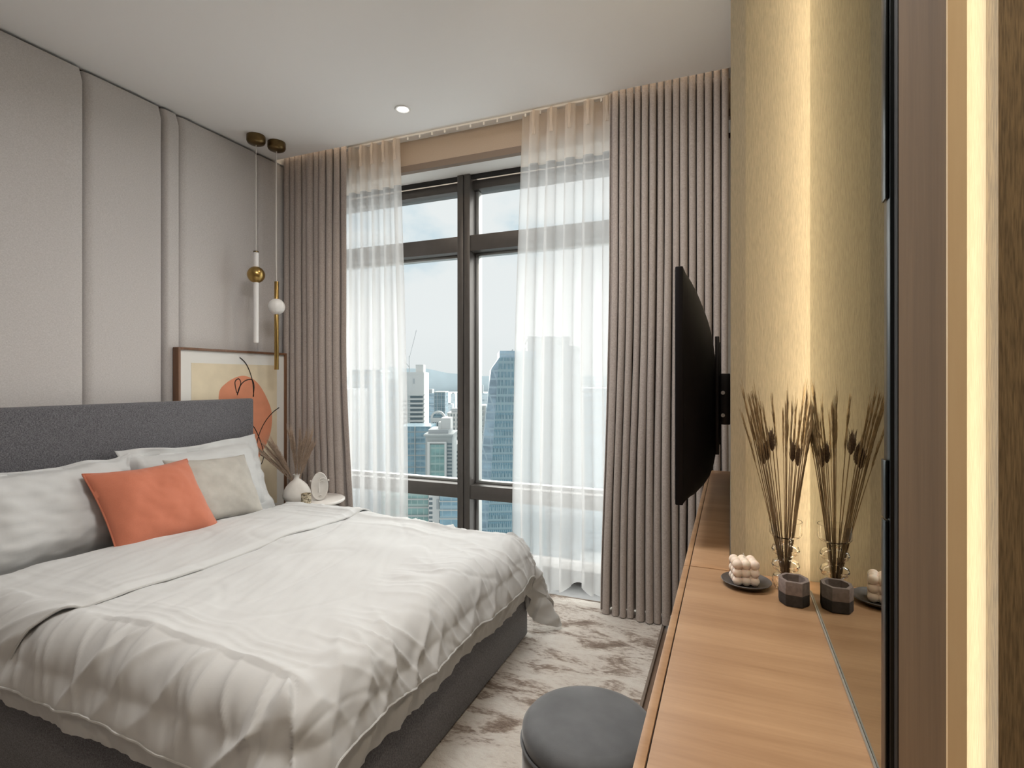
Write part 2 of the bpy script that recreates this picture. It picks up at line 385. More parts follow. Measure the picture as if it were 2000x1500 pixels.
structure('floor', m_floor, (XW - 0.1, XR, YB, YG + 0.1, -0.12, 0))
structure('ceiling', m_ceiling, (XW - 0.1, XR, YB, YE, H, H + 0.2))
structure('trim_1', m_white, (XW - 0.1, 0.2, YE + 0.001, 3.02, 2.815, H + 0.2))             # curtain recess top
structure('wall_back', m_back, (XW - 0.1, XR, YB - 0.1, YB, 0, H))
structure('wall_right', m_back, (XR, XR + 0.1, YB, 0.70, 0, H))
wl_ = MB().box(XW - 0.1, XW - 0.042, YB, YG + 0.1, 0, H + 0.2).build('wall_left', m_dark, None, smooth=False, loc=(XW - 0.1, 0, 0)); wl_['kind'] = 'structure'
def wall_panel(y0, y1, proud):
    # softly upholstered panel: crowned front, tight rounded edges
    k = 40; w = y1 - y0
    ea, eb = min(0.045, w * 0.3), min(0.010, w * 0.1)              # soft roll on the near edge, tight far edge
    ys = np.concatenate([y0 + ea * np.linspace(0, 1, 9) ** 1.6, np.linspace(y0 + ea, y1 - eb, 8)[1:-1], y1 - eb * np.linspace(1, 0, 6) ** 1.6]); zs = np.linspace(0.0, H - 0.014, k)
    Y, Z = np.meshgrid(ys, zs, indexing='ij')
    e1 = 1 - np.clip((Y - y0) / ea, 0, 1); e2 = 1 - np.clip((y1 - Y) / eb, 0, 1)
    lift = (1 - 0.42 * e1 ** 2 - 0.58 * e1 ** 14) * np.sqrt(np.clip(1 - e2 ** 3, 0, 1))
    dz = np.clip((H - 0.014 - Z) / 0.012, 0, 1)
    X = XW - 0.042 + (0.042 + proud) * lift * (0.6 + 0.4 * np.sqrt(dz))
    X = X + 0.0012 * noise2(Y * 6, Z * 2.5, 4)
    P = np.stack([X, Y, Z], 2)
    o = MB().grid(P).build('panel', m_panel, wl_); return o
edges = [-2.35, -1.66, -1.12, -0.585, -0.04, 0.505, 1.05, 1.596, 1.982, 2.075, 2.62, 3.30]
for i in range(len(edges) - 1):
    wall_panel(edges[i] + 0.004, edges[i + 1] - 0.004, 0.022 if i in (6, 8) else (0.012 if i in (7, 9) else 0.006) if i < 10 else 0.0)

# right-hand side: TV wall, niche wall, wall behind mirror
structure('wall_tv', m_wallpaper, (0.0, 0.10, YN + 0.006, YG, 0, 2.815))
nw = MB()
nw.add([(0.0, YN + 0.006, 0), (0.031, YN, 0), (0.031, YN, H), (0.0, YN + 0.006, H)], [(0, 1, 2, 3)])
nw.build('wall_niche_corner', m_wallpaper, None, smooth=False, loc=(0, YN, 0))['kind'] = 'structure'
structure('wall_niche', m_wallpaper, (0.031, 0.30, YN, YN + 0.02, 0, H))
structure('wall_behind_mirror', m_wallpaper, (XB, XB + 0.05, 0.60, YN, 0, H))
structure('wall_return', M('gold_wallpaper_shaded', (0.23, 0.165, 0.085), 0.6, var=0.35, vscale=90, vdetail=5, bump=0.2, bscale=120, stretch=(9, 9, 0.6), bdist=0.0008), (XB, XR + 0.05, 0.576, 0.60, 0, H))  # same gold wallpaper, its shade put into a darker colour

# window side
structure('trim_6', m_white, (XW - 0.042, XW - 0.004, YE, 3.02, H - 0.013, 2.8149))
structure('trim_5', M('dark_stone_sill', (0.10, 0.10, 0.10), 0.35, var=0.3, vscale=9), (XW - 0.04, 0.0, 2.94, YG - 0.10, 0.0, 0.006))
structure('wall_window_side', m_back, (-0.155, 0.2, YG - 0.10, YG + 0.1, 0, 2.615))
structure('wall_window_head', m_bulk, (XW - 0.1, 0.2, 3.02, YG + 0.2, 2.655, H + 0.2))
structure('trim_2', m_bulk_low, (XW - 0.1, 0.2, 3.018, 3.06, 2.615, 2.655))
structure('trim_3', m_white, (XW - 0.1, 0.2, 3.06, YG - 0.10, 2.615, 2.655))
structure('trim_4', m_dark, (XW - 0.1, 0.2, YG - 0.10, YG - 0.085, 2.585, 2.655))

# ------------------------------------------------------------------ window
win = thing('window_1', (-1.65, YG - 0.12, 0), kind='structure')
YF = YG - 0.12
def alu(name, ext, mat=m_alu, bev=0.003): return box_obj(name, mat, ext, win, bev)
for xc in (-1.656, -0.20, -2.93):
    alu('mullion', (xc - 0.047, xc - 0.003, YF, YG + 0.05, 0, 2.615))
    alu('mullion', (xc + 0.003, xc + 0.047, YF, YG + 0.05, 0, 2.615))
for x0, x1 in ((-2.88, -1.703), (-1.609, -0.247)):
    for z0, z1 in ((0.445, 0.537), (2.10, 2.205)):
        alu('transom', (x0, x1, YF + 0.004, YG + 0.05, z0, z1))
        alu('glazing_bead', (x0, x1, YG - 0.03, YG + 0.02, z1 + 0.0005, z1 + 0.018), m_alu_light, 0.002)
        alu('glazing_bead', (x0, x1, YG - 0.03, YG + 0.02, z0 - 0.018, z0 - 0.0005), m_alu_light, 0.002)
    alu('head_rail', (x0, x1, YF + 0.05, YG + 0.05, 2.525, 2.585))
    alu('sill_rail', (x0, x1, YF - 0.02, YG + 0.05, 0, 0.075))
    for z0, z1 in ((0.078, 0.444), (0.538, 2.099), (2.206, 2.524)):
        box_obj('glass_pane', m_pane, (x0, x1, YG, YG + 0.012, z0, z1), win)
for z0, z1 in ((0.556, 2.08), (2.225, 2.523), (0.078, 0.425)):
    alu('side_bead', (-1.6085, -1.585, YG - 0.03, YG + 0.02, z0, z1), m_alu_light, 0.002)

# ------------------------------------------------------------------ curtains
def curtain_grid(x0, x1, yc, ztop, zbot, folds, amp, seed, nz=46, per=18, omega=0.30, flare=0.25, lead=None, spread=0.0, amp_top=1.0):
    ns = folds * per + 1
    s = np.linspace(0, 1, ns); z = np.linspace(0, 1, nz) ** 0.9
    S, T = np.meshgrid(s, z, indexing='ij')            # T 0 top .. 1 bottom
    rs = np.random.RandomState(seed)
    ph = 2 * PI * folds * S + 0.5 * noise2(S * folds * 0.6, T * 1.4, seed) * (0.3 + T)
    am = 1 + 0.28 * noise2(S * folds * 0.8 + 3, T * 0.9, seed + 1) + 0.10 * noise2(S * folds * 2, T * 3, seed + 5)
    A = amp * am * (amp_top + (1 + flare - amp_top) * T)
    w = (x1 - x0)
    X = x0 + w * S - omega * w / folds * np.sin(2 * ph) * am + spread * (S - 0.5) * T + 0.010 * noise2(S * folds * 0.5, T * 2, seed + 2) * T
    Y = yc + A * np.sin(ph) + 0.012 * noise2(S * 3, T * 1.6, seed + 3) * T
    if lead is not None:
        f = sstep(lead[0], lead[1], S) if lead[1] > lead[0] else 1 - sstep(lead[1], lead[0], S)
        Y = Y * (1 - f) + (yc + lead[2] + 0.25 * A * np.sin(ph)) * f
    Z = ztop + (zbot - ztop) * T
    return np.stack([X, Y, Z], 2)

P = curtain_grid(-2.860, -2.345, 2.856, 2.774, 0.018, 10, 0.045, 11, lead=(0.80, 0.97, 0.0))
P[:, :, 0] += (0.06 * sstep(0.45, 1, (2.78 - P[:, :, 2]) / 2.78)) * ((P[:, :, 0] + 2.85) / 0.47)
o = MB().grid(P).build('blackout_curtain', m_curtain, None, loc=(-2.6, 2.87, 0), auto=False)
tag(o, 'left taupe blackout curtain hanging in the corner beside the artwork', 'curtain', 'taupe blackout curtains')
P = curtain_grid(-0.595, -0.015, 2.868, 2.774, 0.018, 15, 0.046, 23, flare=0.45, lead=(0.10, 0.0, -0.02))
f = sstep(0.3, 1, (2.78 - P[:, :, 2]) / 2.78)
P[:, :, 1] -= 0.045 * f; P[:, :, 0] -= 0.035 * f * sstep(-0.2, -0.6, P[:, :, 0])
P[:, :, 0] = np.minimum(P[:, :, 0], -0.004)
o = MB().grid(P).build('blackout_curtain', m_curtain, None, loc=(-0.3, 2.87, 0), auto=False)
tag(o, 'right taupe blackout curtain gathered in tight folds behind the television', 'curtain', 'taupe blackout curtains')

def sheer(x0, x1, folds, seed, label, hem, inward):
    t = thing('sheer_curtain', ((x0 + x1) / 2, 2.945, 0), label, 'curtain', 'white sheer curtains')
    P = curtain_grid(x0, x1, 2.945, 2.80, 0.012, folds, 0.026, seed, per=20, omega=0.12, flare=0.2, nz=60, amp_top=0.8)
    tt = (2.80 - P[:, :, 2]) / 2.79
    sN = (P[:, :, 0] - x0) / (x1 - x0)
    P[:, :, 0] += inward * 0.055 * np.sin(np.clip(tt, 0, 1) * PI * 0.62) * (sN if inward > 0 else (1 - sN))
    if hem: P[:, :, 2] = np.where(tt > 0.8, P[:, :, 2] + 0.075 * np.exp(-((P[:, :, 0] - hem) / 0.085) ** 2) * sstep(0.8, 1, tt), P[:, :, 2])
    cut = 6
    MB().grid(P[:, :cut]).build('header_tape', m_tape, t, auto=False)
    MB().grid(P[:, cut - 1:]).build('voile', m_sheer, t, auto=False)
    # pinch pleats standing proud of the header tape
    for i in range(folds):
        x = x0 + (x1 - x0) * (i + 0.75) / folds
        pm = MB()
        for k, dx in enumerate((-0.007, 0.0, 0.007)):
            pm.tube([(x + dx * 0.4, 2.917, 2.80), (x + dx * 0.7, 2.910, 2.755), (x + dx * 0.35, 2.913, 2.715), (x + dx * 1.1, 2.915, 2.66)], [0.005, 0.006, 0.004, 0.003], 6)
        pm.build('pinch_pleat', m_pleat, t)
    return t
sheer(-2.43, -1.985, 5, 31, 'left white sheer curtain between blackout curtain and window mullion', None, 1)
sheer(-1.135, -0.60, 5, 47, 'right white sheer curtain with a lifted hem near the carpet', -0.80, -1)
for x0, x1, y, lab in ((-2.86, -2.30, 2.856, 'short white track carrying the left blackout curtain'), (-0.62, -0.01, 2.868, 'short white track carrying the right blackout curtain'), (-2.5, -0.55, 2.945, 'long white track carrying both sheer curtains')):
    t = thing('curtain_track', (x0, y, 2.80), lab, 'curtain track')
    rl = box_obj('rail', m_white, (x0, x1, y - 0.008, y + 0.008, 2.803, 2.8145), t, 0.001)
    for i in range(int((x1 - x0) / 0.09)):
        box_obj('glider', m_white, (x0 + 0.03 + i * 0.09, x0 + 0.04 + i * 0.09, y - 0.004, y + 0.004, 2.785, 2.803), rl)

# ------------------------------------------------------------------ rug
RX0, RX1, RY0, RY1 = -2.55, -0.315, 0.30, 2.925
rug = thing('rug', ((RX0 + RX1) / 2, (RY0 + RY1) / 2, 0), 'distressed beige and brown carpet under the bed and stool', 'rug')
n = 120
gx = np.linspace(RX0, RX1, n); gy = np.linspace(RY0, RY1, n); GX, GY = np.meshgrid(gx, gy, indexing='ij')
GZ = 0.012 + 0.003 * noise2(GX * 5, GY * 14, 2) + 0.002 * noise2(GX * 16, GY * 40, 3)
MB().grid(np.stack([GX, GY, GZ], 2)).build('pile', m_rug, rug, auto=False)
bd = MB(); 
bd.box(RX1 - 0.004, RX1 + 0.008, RY0, RY1, 0.0005, 0.014, 0.003); bd.box(RX0 - 0.008, RX0 + 0.004, RY0, RY1, 0.0005, 0.014, 0.003)
bd.box(RX0, RX1, RY0 - 0.008, RY0 + 0.004, 0.0005, 0.014, 0.003); bd.box(RX0, RX1, RY1 - 0.004, RY1 + 0.008, 0.0005, 0.014, 0.003)
bd.build('bound_edge', M('rug_binding', (0.20, 0.16, 0.13), 0.9), rug)

# ------------------------------------------------------------------ bed
BX0, BX1, BY0, BY1 = -2.735, -0.905, 0.93, 2.424
bed = thing('bed', ((BX0 + BX1) / 2, (BY0 + BY1) / 2, 0), 'low double bed upholstered in charcoal fabric with a plain headboard', 'bed')
box_obj('base', m_bedfab, (BX0 + 0.005, BX1, BY0, BY1, 0.015, 0.285), bed, 0.012)
hb = MB().box(BX0 - 0.055, BX0, BY0 - 0.03, 2.475, 0.015, 1.126, 0.014, 3).build('headboard', m_bedfab, bed)
box_obj('mattress', m_sheet, (BX0 + 0.008, BX1 - 0.02, BY0 + 0.02, BY1 - 0.02, 0.286, 0.487), bed, 0.05)

# duvet: a flat cloth bent over the mattress, with gathers along its edges
XH = -2.40
def drape(a, b, lift=0.0, RF=0.12, RS=0.11, seed=1, wr=1.0, zt=0.535):
    xe = BX1 + 0.035 - RF; yn = BY0 - 0.035 + RS; yr = BY1 + 0.015 - RS
    X = XH + a
    da = np.maximum(0, X - xe); dn = np.maximum(0, yn - b); dr = np.maximum(0, b - yr); ds = dn + dr
    sy = np.where(dn > 0, -1.0, 1.0)
    rho = np.sqrt(da ** 2 + ds ** 2); rho = rho * (1 + 0.22 * np.where(rho > 0, 2 * da * ds / np.maximum(rho ** 2, 1e-9), 0) * (rho > 0.2) * np.clip((rho - 0.2) / 0.2, 0, 1)); th = np.arctan2(ds, np.maximum(da, 1e-9)); th = np.where(rho < 1e-9, 0, th)
    rho = rho + 0.030 * noise2(X * 2.3, b * 2.3, 33) * sstep(0, 0.12, rho)
    R = (RF * np.cos(th) ** 2 + RS * np.sin(th) ** 2) + lift
    arc = R * PI / 2; phi = np.minimum(rho / R, PI / 2); hang = np.maximum(0, rho - arc)
    corner = np.sin(2 * th) ** 2
    out = R * np.sin(phi) + hang * (0.05 + 0.26 * corner) + 0.018 * np.sin(np.clip(hang / 0.16, 0, 1) * PI)
    # loose cloth at the corners falls in folds
    out = out + hang * np.where(dn > 0, 0.12, 0.30) * corner * np.cos(th * 8 - 0.5)
    bx = np.minimum(X, xe); by = np.clip(b, yn, yr)
    px = bx + out * np.cos(th); py = by + sy * out * np.sin(th)
    low = 0.020 * noise2(X * 1.6, b * 1.6, 1) + 0.010 * noise2(X * 3.3, b * 4.0, 2)
    crown = -0.030 * np.clip((X + 1.55) / 0.65, 0, 1) ** 2
    pz = zt + lift + (low + crown) * (1 - 0.5 * np.clip(rho / 0.2, 0, 1)) - R * (1 - np.cos(phi)) - hang
    P = np.stack([px, py, pz], 2)
    n = grid_normals(P); n *= np.sign(n[..., 2:3].mean()) if n[..., 2].mean() != 0 else 1
    # gathers perpendicular to the hem, fading out over the top
    warp = 0.35 * noise2(X * 4, b * 4, seed + 7)
    along = np.where(ds > da, X, b) + warp * 0.12 + np.where(da * ds > 0, th * 0.12, 0)
    edge = np.maximum(X - xe, np.maximum(yn - b, b - yr))
    wgt = sstep(-0.26, 0.10, edge) * (1 - 0.35 * sstep(0.16, 0.26, edge))
    g1 = noise2(along * 11, edge * 3.0, seed + 2); g2 = noise2(along * 24, edge * 5, seed + 3)
    ridg = 1 - 2 * np.abs(noise2(along * 8 + edge * 2.5, edge * 2.2 + 5, seed + 4))
    mod = 0.45 + 0.9 * np.clip(noise2(X * 2.6, b * 2.6, seed + 12) + 0.4, 0, 1)
    diag = (1 - np.abs(noise2(along * 6 + edge * 5 * np.sign(noise2(along * 1.3, 0 * along, 41)), edge * 1.6 + 3, seed + 14))) ** 5
    diag2 = (1 - np.abs(noise2(along * 13 - edge * 4, edge * 2.4 + 8, seed + 15))) ** 6
    d = wgt * wr * mod * (0.007 * g1 + 0.0035 * g2 + 0.005 * (ridg - 0.5) + 0.017 * (diag - 0.3) + 0.008 * (diag2 - 0.25))
    # shallow creases on top
    d = d + wr * (0.0045 * noise2(X * 9 + b * 3, b * 4 - X, seed + 8) + 0.0022 * noise2(X * 26 + b * 6, b * 9, seed + 9) - 0.004 * np.exp(-(noise2(X * 3.5, b * 2.0, seed + 10) / 0.05) ** 2) * 0.6)
    return P + n * d[..., None]

duvet = thing('duvet', (-1.6, 1.65, 0.45), 'rumpled white duvet covering the bed, its head end turned back', 'duvet')
OF, ON, OR = 0.255, 0.235, 0.23          # overhang of the filled part (past the bend start)
def sheet(a0, a1, b0, b1, na, nb, **kw):
    A, B = np.meshgrid(np.linspace(a0, a1, na), np.linspace(b0, b1, nb), indexing='ij'); return drape(A, B, **kw)
xe_ = BX1 + 0.035 - 0.12; yn_ = BY0 - 0.035 + 0.11; yr_ = BY1 + 0.015 - 0.11
aF = xe_ - XH + OF; bN = yn_ - ON; bR = yr_ + OR
FL = 0.095
na, nb = 250, 270
av = np.linspace(0.0, aF + FL, na); bv = np.linspace(bN - FL * 0.8, bR + FL, nb)
A, B = np.meshgrid(av, bv, indexing='ij'); P = drape(A, B)
# head end of the duvet rolls under
roll = np.clip((0.07 - A) / 0.07, 0, 1)
P[:, :, 2] -= 0.05 * (1 - np.sqrt(np.clip(1 - roll ** 2, 0, 1))); P[:, :, 0] += 0.015 * roll ** 2
# border strip is flat cloth without filling: pull it in a little
bo = np.maximum(0, np.maximum(A - aF, np.maximum(bN - B, B - bR)))
inn = sstep(0.0, 0.02, bo)
P[:, :, 0] -= np.where(A > aF, 0.016 * inn, 0); P[:, :, 1] += np.where(B < bN, 0.016 * inn, 0) - np.where(B > bR, 0.016 * inn, 0)
P[:, :, 2] = np.maximum(P[:, :, 2], 0.03)
ia = int(np.argmin(abs(av - aF))); i0 = int(np.argmin(abs(bv - bN))); i1 = int(np.argmin(abs(bv - bR)))
dcov = MB().grid(P[:ia + 1, i0:i1 + 1]).build('cover', m_sheet, duvet, auto=False)
br = MB(); br.grid(P[ia:, :]); br.grid(P[:ia + 1, :i0 + 1]); br.grid(P[:ia + 1, i1:])
br.build('border', m_flange, duvet, auto=False)
pp = [tuple(P[i, i0]) for i in range(0, ia + 1, 2)] + [tuple(P[ia, j]) for j in range(i0, i1 + 1, 2)] + [tuple(P[i, i1]) for i in range(ia, -1, -2)]
MB().tube(pp, 0.0035, 6).build('piping', m_flange, dcov)
# turned-back flap: second layer from the head fold to X = -1.83
A, B = np.meshgrid(np.linspace(0.0, 0.575, 90), np.linspace(yn_ - 0.262, yr_ + 0.27, 230), indexing='ij')
P = drape(A, B, lift=0.019, seed=5, wr=0.8, zt=0.535)
roll = np.clip((0.09 - A) / 0.09, 0, 1)
P[:, :, 2] -= 0.065 * (1 - np.sqrt(np.clip(1 - roll ** 2, 0, 1)))
ed = np.clip((A - 0.545) / 0.03, 0, 1); P[:, :, 2] -= 0.016 * ed * sstep(yn_ - 0.06, yn_ + 0.04, B) * (1 - sstep(yr_ - 0.04, yr_ + 0.06, B)); P[:, :, 1] += 0.017 * ed * (1 - sstep(yn_ - 0.10, yn_, B))
P[:, :, 0] -= 0.22 * (1 - sstep(yn_ - 0.26, yn_ + 0.06, B)) * A + 0.006 * noise2(B * 5, A * 2, 9)
flp = MB().grid(P).build('turned_back_flap', m_sheet, duvet, auto=False)
MB().tube([tuple(P[-1, j]) for j in range(0, 230, 2)], 0.0045, 6).build('piping', m_flange, flp)

# ------------------------------------------------------------------ pillows and cushions
def pillow(name, center, width, height, thick, lean, mat, label, cat, group=None, flange=0.0, seed=1, pipe=None, yaw=0.0, roll=0.0, sag=0.0, pinch=0.10):
    """width runs along the headboard, height leans back against it"""
    n = 54
    u = np.linspace(-1, 1, n); U, V = np.meshgrid(u, u, indexing='ij')
    fu = 1 - 2 * flange / width; fv = 1 - 2 * flange / height
    cu = np.clip(U / fu, -1, 1); cv = np.clip(V / fv, -1, 1)
    prof = ((1 - np.abs(cu) ** 3.2) ** 0.62) * ((1 - np.abs(cv) ** 3.2) ** 0.62)
    x = U * width / 2 * (1 - pinch * (1 - V ** 2) * np.abs(U) ** 3 * 0.6); y = 0.010 * bool(flange) * noise2(U * 2.5, V * 0.8, seed + 6) * np.abs(V) + V * height / 2 * (1 - pinch * (1 - U ** 2) * np.abs(V) ** 3)
    if flange: 
        rim = np.maximum(np.abs(U) > fu, np.abs(V) > fv)
    wob = 0.022 * noise2(U * 3.4, V * 3.4, seed + 4) * (np.maximum(np.abs(U), np.abs(V)) > 0.8) if flange else 0
    m1 = MB(); grids = []
    for sgn in (1, -1):
        kf = 1.6 if flange else 0.35
        wr = (0.007 * noise2(U * 2.2, V * 2.2, seed) + kf * 0.004 * noise2(U * 5 + V * 2, V * 5, seed + 1) - kf * 0.005 * np.abs(noise2(U * 4 - V * 2, V * 3 + U, seed + 2))) * (0.3 + prof)
        z = sgn * thick / 2 * prof + wr * sgn + wob + (0.0012 * sgn)
        grids.append(np.stack([x, y - sag * U ** 2, z], 2))
    R3 = (Matrix.Rotation(yaw, 3, 'Z') @ Matrix.Rotation(0, 3, 'X'))
    ez = Vector((-math.sin(lean), 0, math.cos(lean))); ey = Vector((0, 1, 0)); en = Vector((math.cos(lean), 0, math.sin(lean)))
    ax_x = ey * math.cos(roll) + ez * math.sin(roll); ax_y = ez * math.cos(roll) - ey * math.sin(roll)
    Bm = np.array([R3 @ ax_x, R3 @ ax_y, R3 @ en])
    t = thing(name, (center[0], center[1], center[2] - height / 2 * math.cos(lean)), label, cat, group)
    W = [g.reshape(-1, 3) @ Bm + np.array(center) for g in grids]
    for w in W: m1.grid(w.reshape(n, n, 3))
    # stitch the rim
    ring = [(i, 0) for i in range(n)] + [(n - 1, j) for j in range(1, n)] + [(i, n - 1) for i in range(n - 2, -1, -1)] + [(0, j) for j in range(n - 2, 0, -1)]
    for k in range(len(ring)):
        i, j = ring[k]; i2, j2 = ring[(k + 1) % len(ring)]
        m1.f.append((i * n + j, i2 * n + j2, n * n + i2 * n + j2, n * n + i * n + j))
    cv_ = m1.build('cover', mat, t, auto=False)
    if pipe:
        pts = [tuple((W[0].reshape(n, n, 3)[i, j] + W[1].reshape(n, n, 3)[i, j]) / 2) for i, j in ring]
        MB().tube(pts + pts[:1], 0.004, 6).build('piping', pipe, cv_)
    return t
pillow('pillow', (-2.57, 1.30, 0.69), 0.76, 0.44, 0.20, math.radians(24), m_sheet, 'plump white pillow at the left of the coral cushion', 'pillow', 'white bed pillows', flange=0.02, seed=2)
pillow('pillow', (-2.60, 2.03, 0.695), 0.80, 0.46, 0.16, math.radians(20), m_sheet, 'white pillow with a wavy border behind the beige cushion', 'pillow', 'white bed pillows', flange=0.045, seed=9)
pillow('cushion', (-2.455, 1.985, 0.68), 0.46, 0.36, 0.13, math.radians(30), m_beige, 'beige linen cushion leaning on the far white pillow', 'cushion', 'scatter cushions', seed=14, roll=math.radians(-4))
pillow('cushion', (-2.395, 1.630, 0.685), 0.465, 0.395, 0.14, math.radians(36), m_coral, 'coral orange cushion at the centre of the bed', 'cushion', 'scatter cushions', seed=21, pipe=m_coral)

# ------------------------------------------------------------------ framed artwork behind the headboard
AX = -2.80
art = thing('framed_artwork', (AX - 0.02, 2.39, 0.50), 'walnut framed abstract print of a coral oval and black line, behind the headboard', 'artwork')
AY0, AY1, AZ0, AZ1 = 2.026, 2.80, 0.33, 1.421
art.location.z = AZ0
fw = 0.014
for ext in ((AX - 0.042, AX + 0.004, AY0, AY0 + fw, AZ0, AZ1), (AX - 0.042, AX + 0.004, AY1 - fw, AY1, AZ0, AZ1), (AX - 0.042, AX + 0.004, AY0 + fw, AY1 - fw, AZ1 - fw, AZ1), (AX - 0.042, AX + 0.004, AY0 + fw, AY1 - fw, AZ0, AZ0 + fw)):
    box_obj('frame_rail', m_walnut, ext, art, 0.002)
box_obj('mount_board', m_matb, (AX - 0.03, AX - 0.010, AY0 + fw, AY1 - fw, AZ0 + fw, AZ1 - fw), art)
prt = box_obj('print', m_print, (AX - 0.0098, AX - 0.0088, AY0 + 0.085, AY1 - 0.075, AZ0 + 0.09, AZ1 - 0.085), art)
def art_pt(u, v):
    r = (u - 1000) / 1047; k = AX / (r * 0.926 - 0.3776); return (k * (r * 0.3776 + 0.926), EYE + (742 - v) / 1047 * k)
def smooth_closed(pts, n=8):
    out = []; N = len(pts)
    for i in range(N):
        p0, p1, p2, p3 = [np.array(pts[(i + k) % N]) for k in (-1, 0, 1, 2)]
        for j in range(n):
            t = j / n; out.append(tuple(0.5 * ((2 * p1) + (-p0 + p2) * t + (2 * p0 - 5 * p1 + 4 * p2 - p3) * t * t + (-p0 + 3 * p1 - 3 * p2 + p3) * t ** 3)))
    return out
def smooth_open(pts, n=8):
    q = [pts[0]] + list(pts) + [pts[-1]]; out = []
    for i in range(1, len(q) - 2):
        p0, p1, p2, p3 = [np.array(q[i + k]) for k in (-1, 0, 1, 2)]
        for j in range(n):
            t = j / n; out.append(tuple(0.5 * ((2 * p1) + (-p0 + p2) * t + (2 * p0 - 5 * p1 + 4 * p2 - p3) * t * t + (-p0 + 3 * p1 - 3 * p2 + p3) * t ** 3)))
    return out + [tuple(pts[-1])]
blob = smooth_closed([art_pt(*p) for p in ((429, 775), (444, 748), (476, 734), (504, 747), (525, 782), (533, 812), (529, 850), (514, 882), (498, 906), (470, 900), (440, 850))])
mb = MB(); nB = len(blob)
mb.add([(AX - 0.0082, y, z) for y, z in blob], [tuple(range(nB))]); mb.build('coral_oval', m_pcoral, prt, smooth=False)
def stroke(pts, w=0.0065):
    q = smooth_open([art_pt(*p) for p in pts], 7); V = []; F = []
    for i, p in enumerate(q):
        a = np.array(q[min(i + 1, len(q) - 1)]) - np.array(q[max(i - 1, 0)]); a /= np.linalg.norm(a) + 1e-9; nrm = np.array((-a[1], a[0])) * w / 2
        V += [(AX - 0.0076, p[0] + nrm[0], p[1] + nrm[1]), (AX - 0.0076, p[0] - nrm[0], p[1] - nrm[1])]
    F = [(2 * i, 2 * i + 1, 2 * i + 3, 2 * i + 2) for i in range(len(q) - 1)]
    MB().add(V, F).build('ink_stroke', m_ink, prt, smooth=False)
stroke([(470, 698), (482, 710), (491, 730), (496, 752), (497, 775)])
stroke([(496, 775), (498, 755), (494, 742), (482, 743), (472, 752), (466, 768), (462, 758), (461, 745), (468, 740), (472, 748), (468, 760), (465, 772)])
stroke([(547, 796), (535, 805), (522, 820), (512, 838), (506, 855), (501, 880), (502, 898), (508, 909), (515, 900), (516, 882), (509, 858), (500, 838), (494, 830)])
stroke([(492, 920), (500, 928), (503, 934)])

# ------------------------------------------------------------------ bedside table and what stands on it
NT = Vector((-2.40, 2.638, 0)); NZ = 0.50
nt = thing('bedside_table', (NT.x, NT.y, 0), 'round white bedside table between the bed and the corner curtain', 'table')
MB().lathe([(0, NZ - 0.022), (0.166, NZ - 0.022), (0.174, NZ - 0.016), (0.176, NZ - 0.010), (0.174, NZ - 0.004), (0.168, NZ), (0, NZ)], (NT.x, NT.y, 0), 64).build('tabletop', m_top, nt)
MB().lathe([(0, 0.02), (0.13, 0.02), (0.135, 0.03), (0.03, 0.06), (0.02, 0.09), (0.02, NZ - 0.023), (0, NZ - 0.023)], (NT.x, NT.y, 0), 40).build('pedestal', m_top, nt)

VZ = Vector((-2.49, 2.575, NZ))
v = thing('ceramic_vase', tuple(VZ), 'squat white ceramic vase with a narrow neck on the bedside table', 'vase')
MB().lathe([(0, 0.001), (0.072, 0.001), (0.082, 0.012), (0.084, 0.03), (0.078, 0.055), (0.062, 0.085), (0.040, 0.108), (0.022, 0.122), (0.0165, 0.135), (0.017, 0.146), (0.023, 0.154), (0.024, 0.156), (0.020, 0.155), (0.013, 0.145), (0.012, 0.12)], tuple(VZ), 48).build('body', m_ceram, v)
# amber tumbler
g = thing('tealight_glass', (-2.356, 2.510, NZ), 'small mottled amber glass beside the ceramic vase', 'candle holder')
MB().lathe([(0, 0.001), (0.026, 0.001), (0.029, 0.004), (0.030, 0.058), (0.0275, 0.059), (0.026, 0.008), (0, 0.008)], (-2.356, 2.510, NZ), 32).build('cup', m_amber, g)
MB().lathe([(0, 0.0082), (0.0245, 0.0082), (0.0245, 0.026), (0, 0.026)], (-2.356, 2.510, NZ), 24).build('wax', m_wax, g)
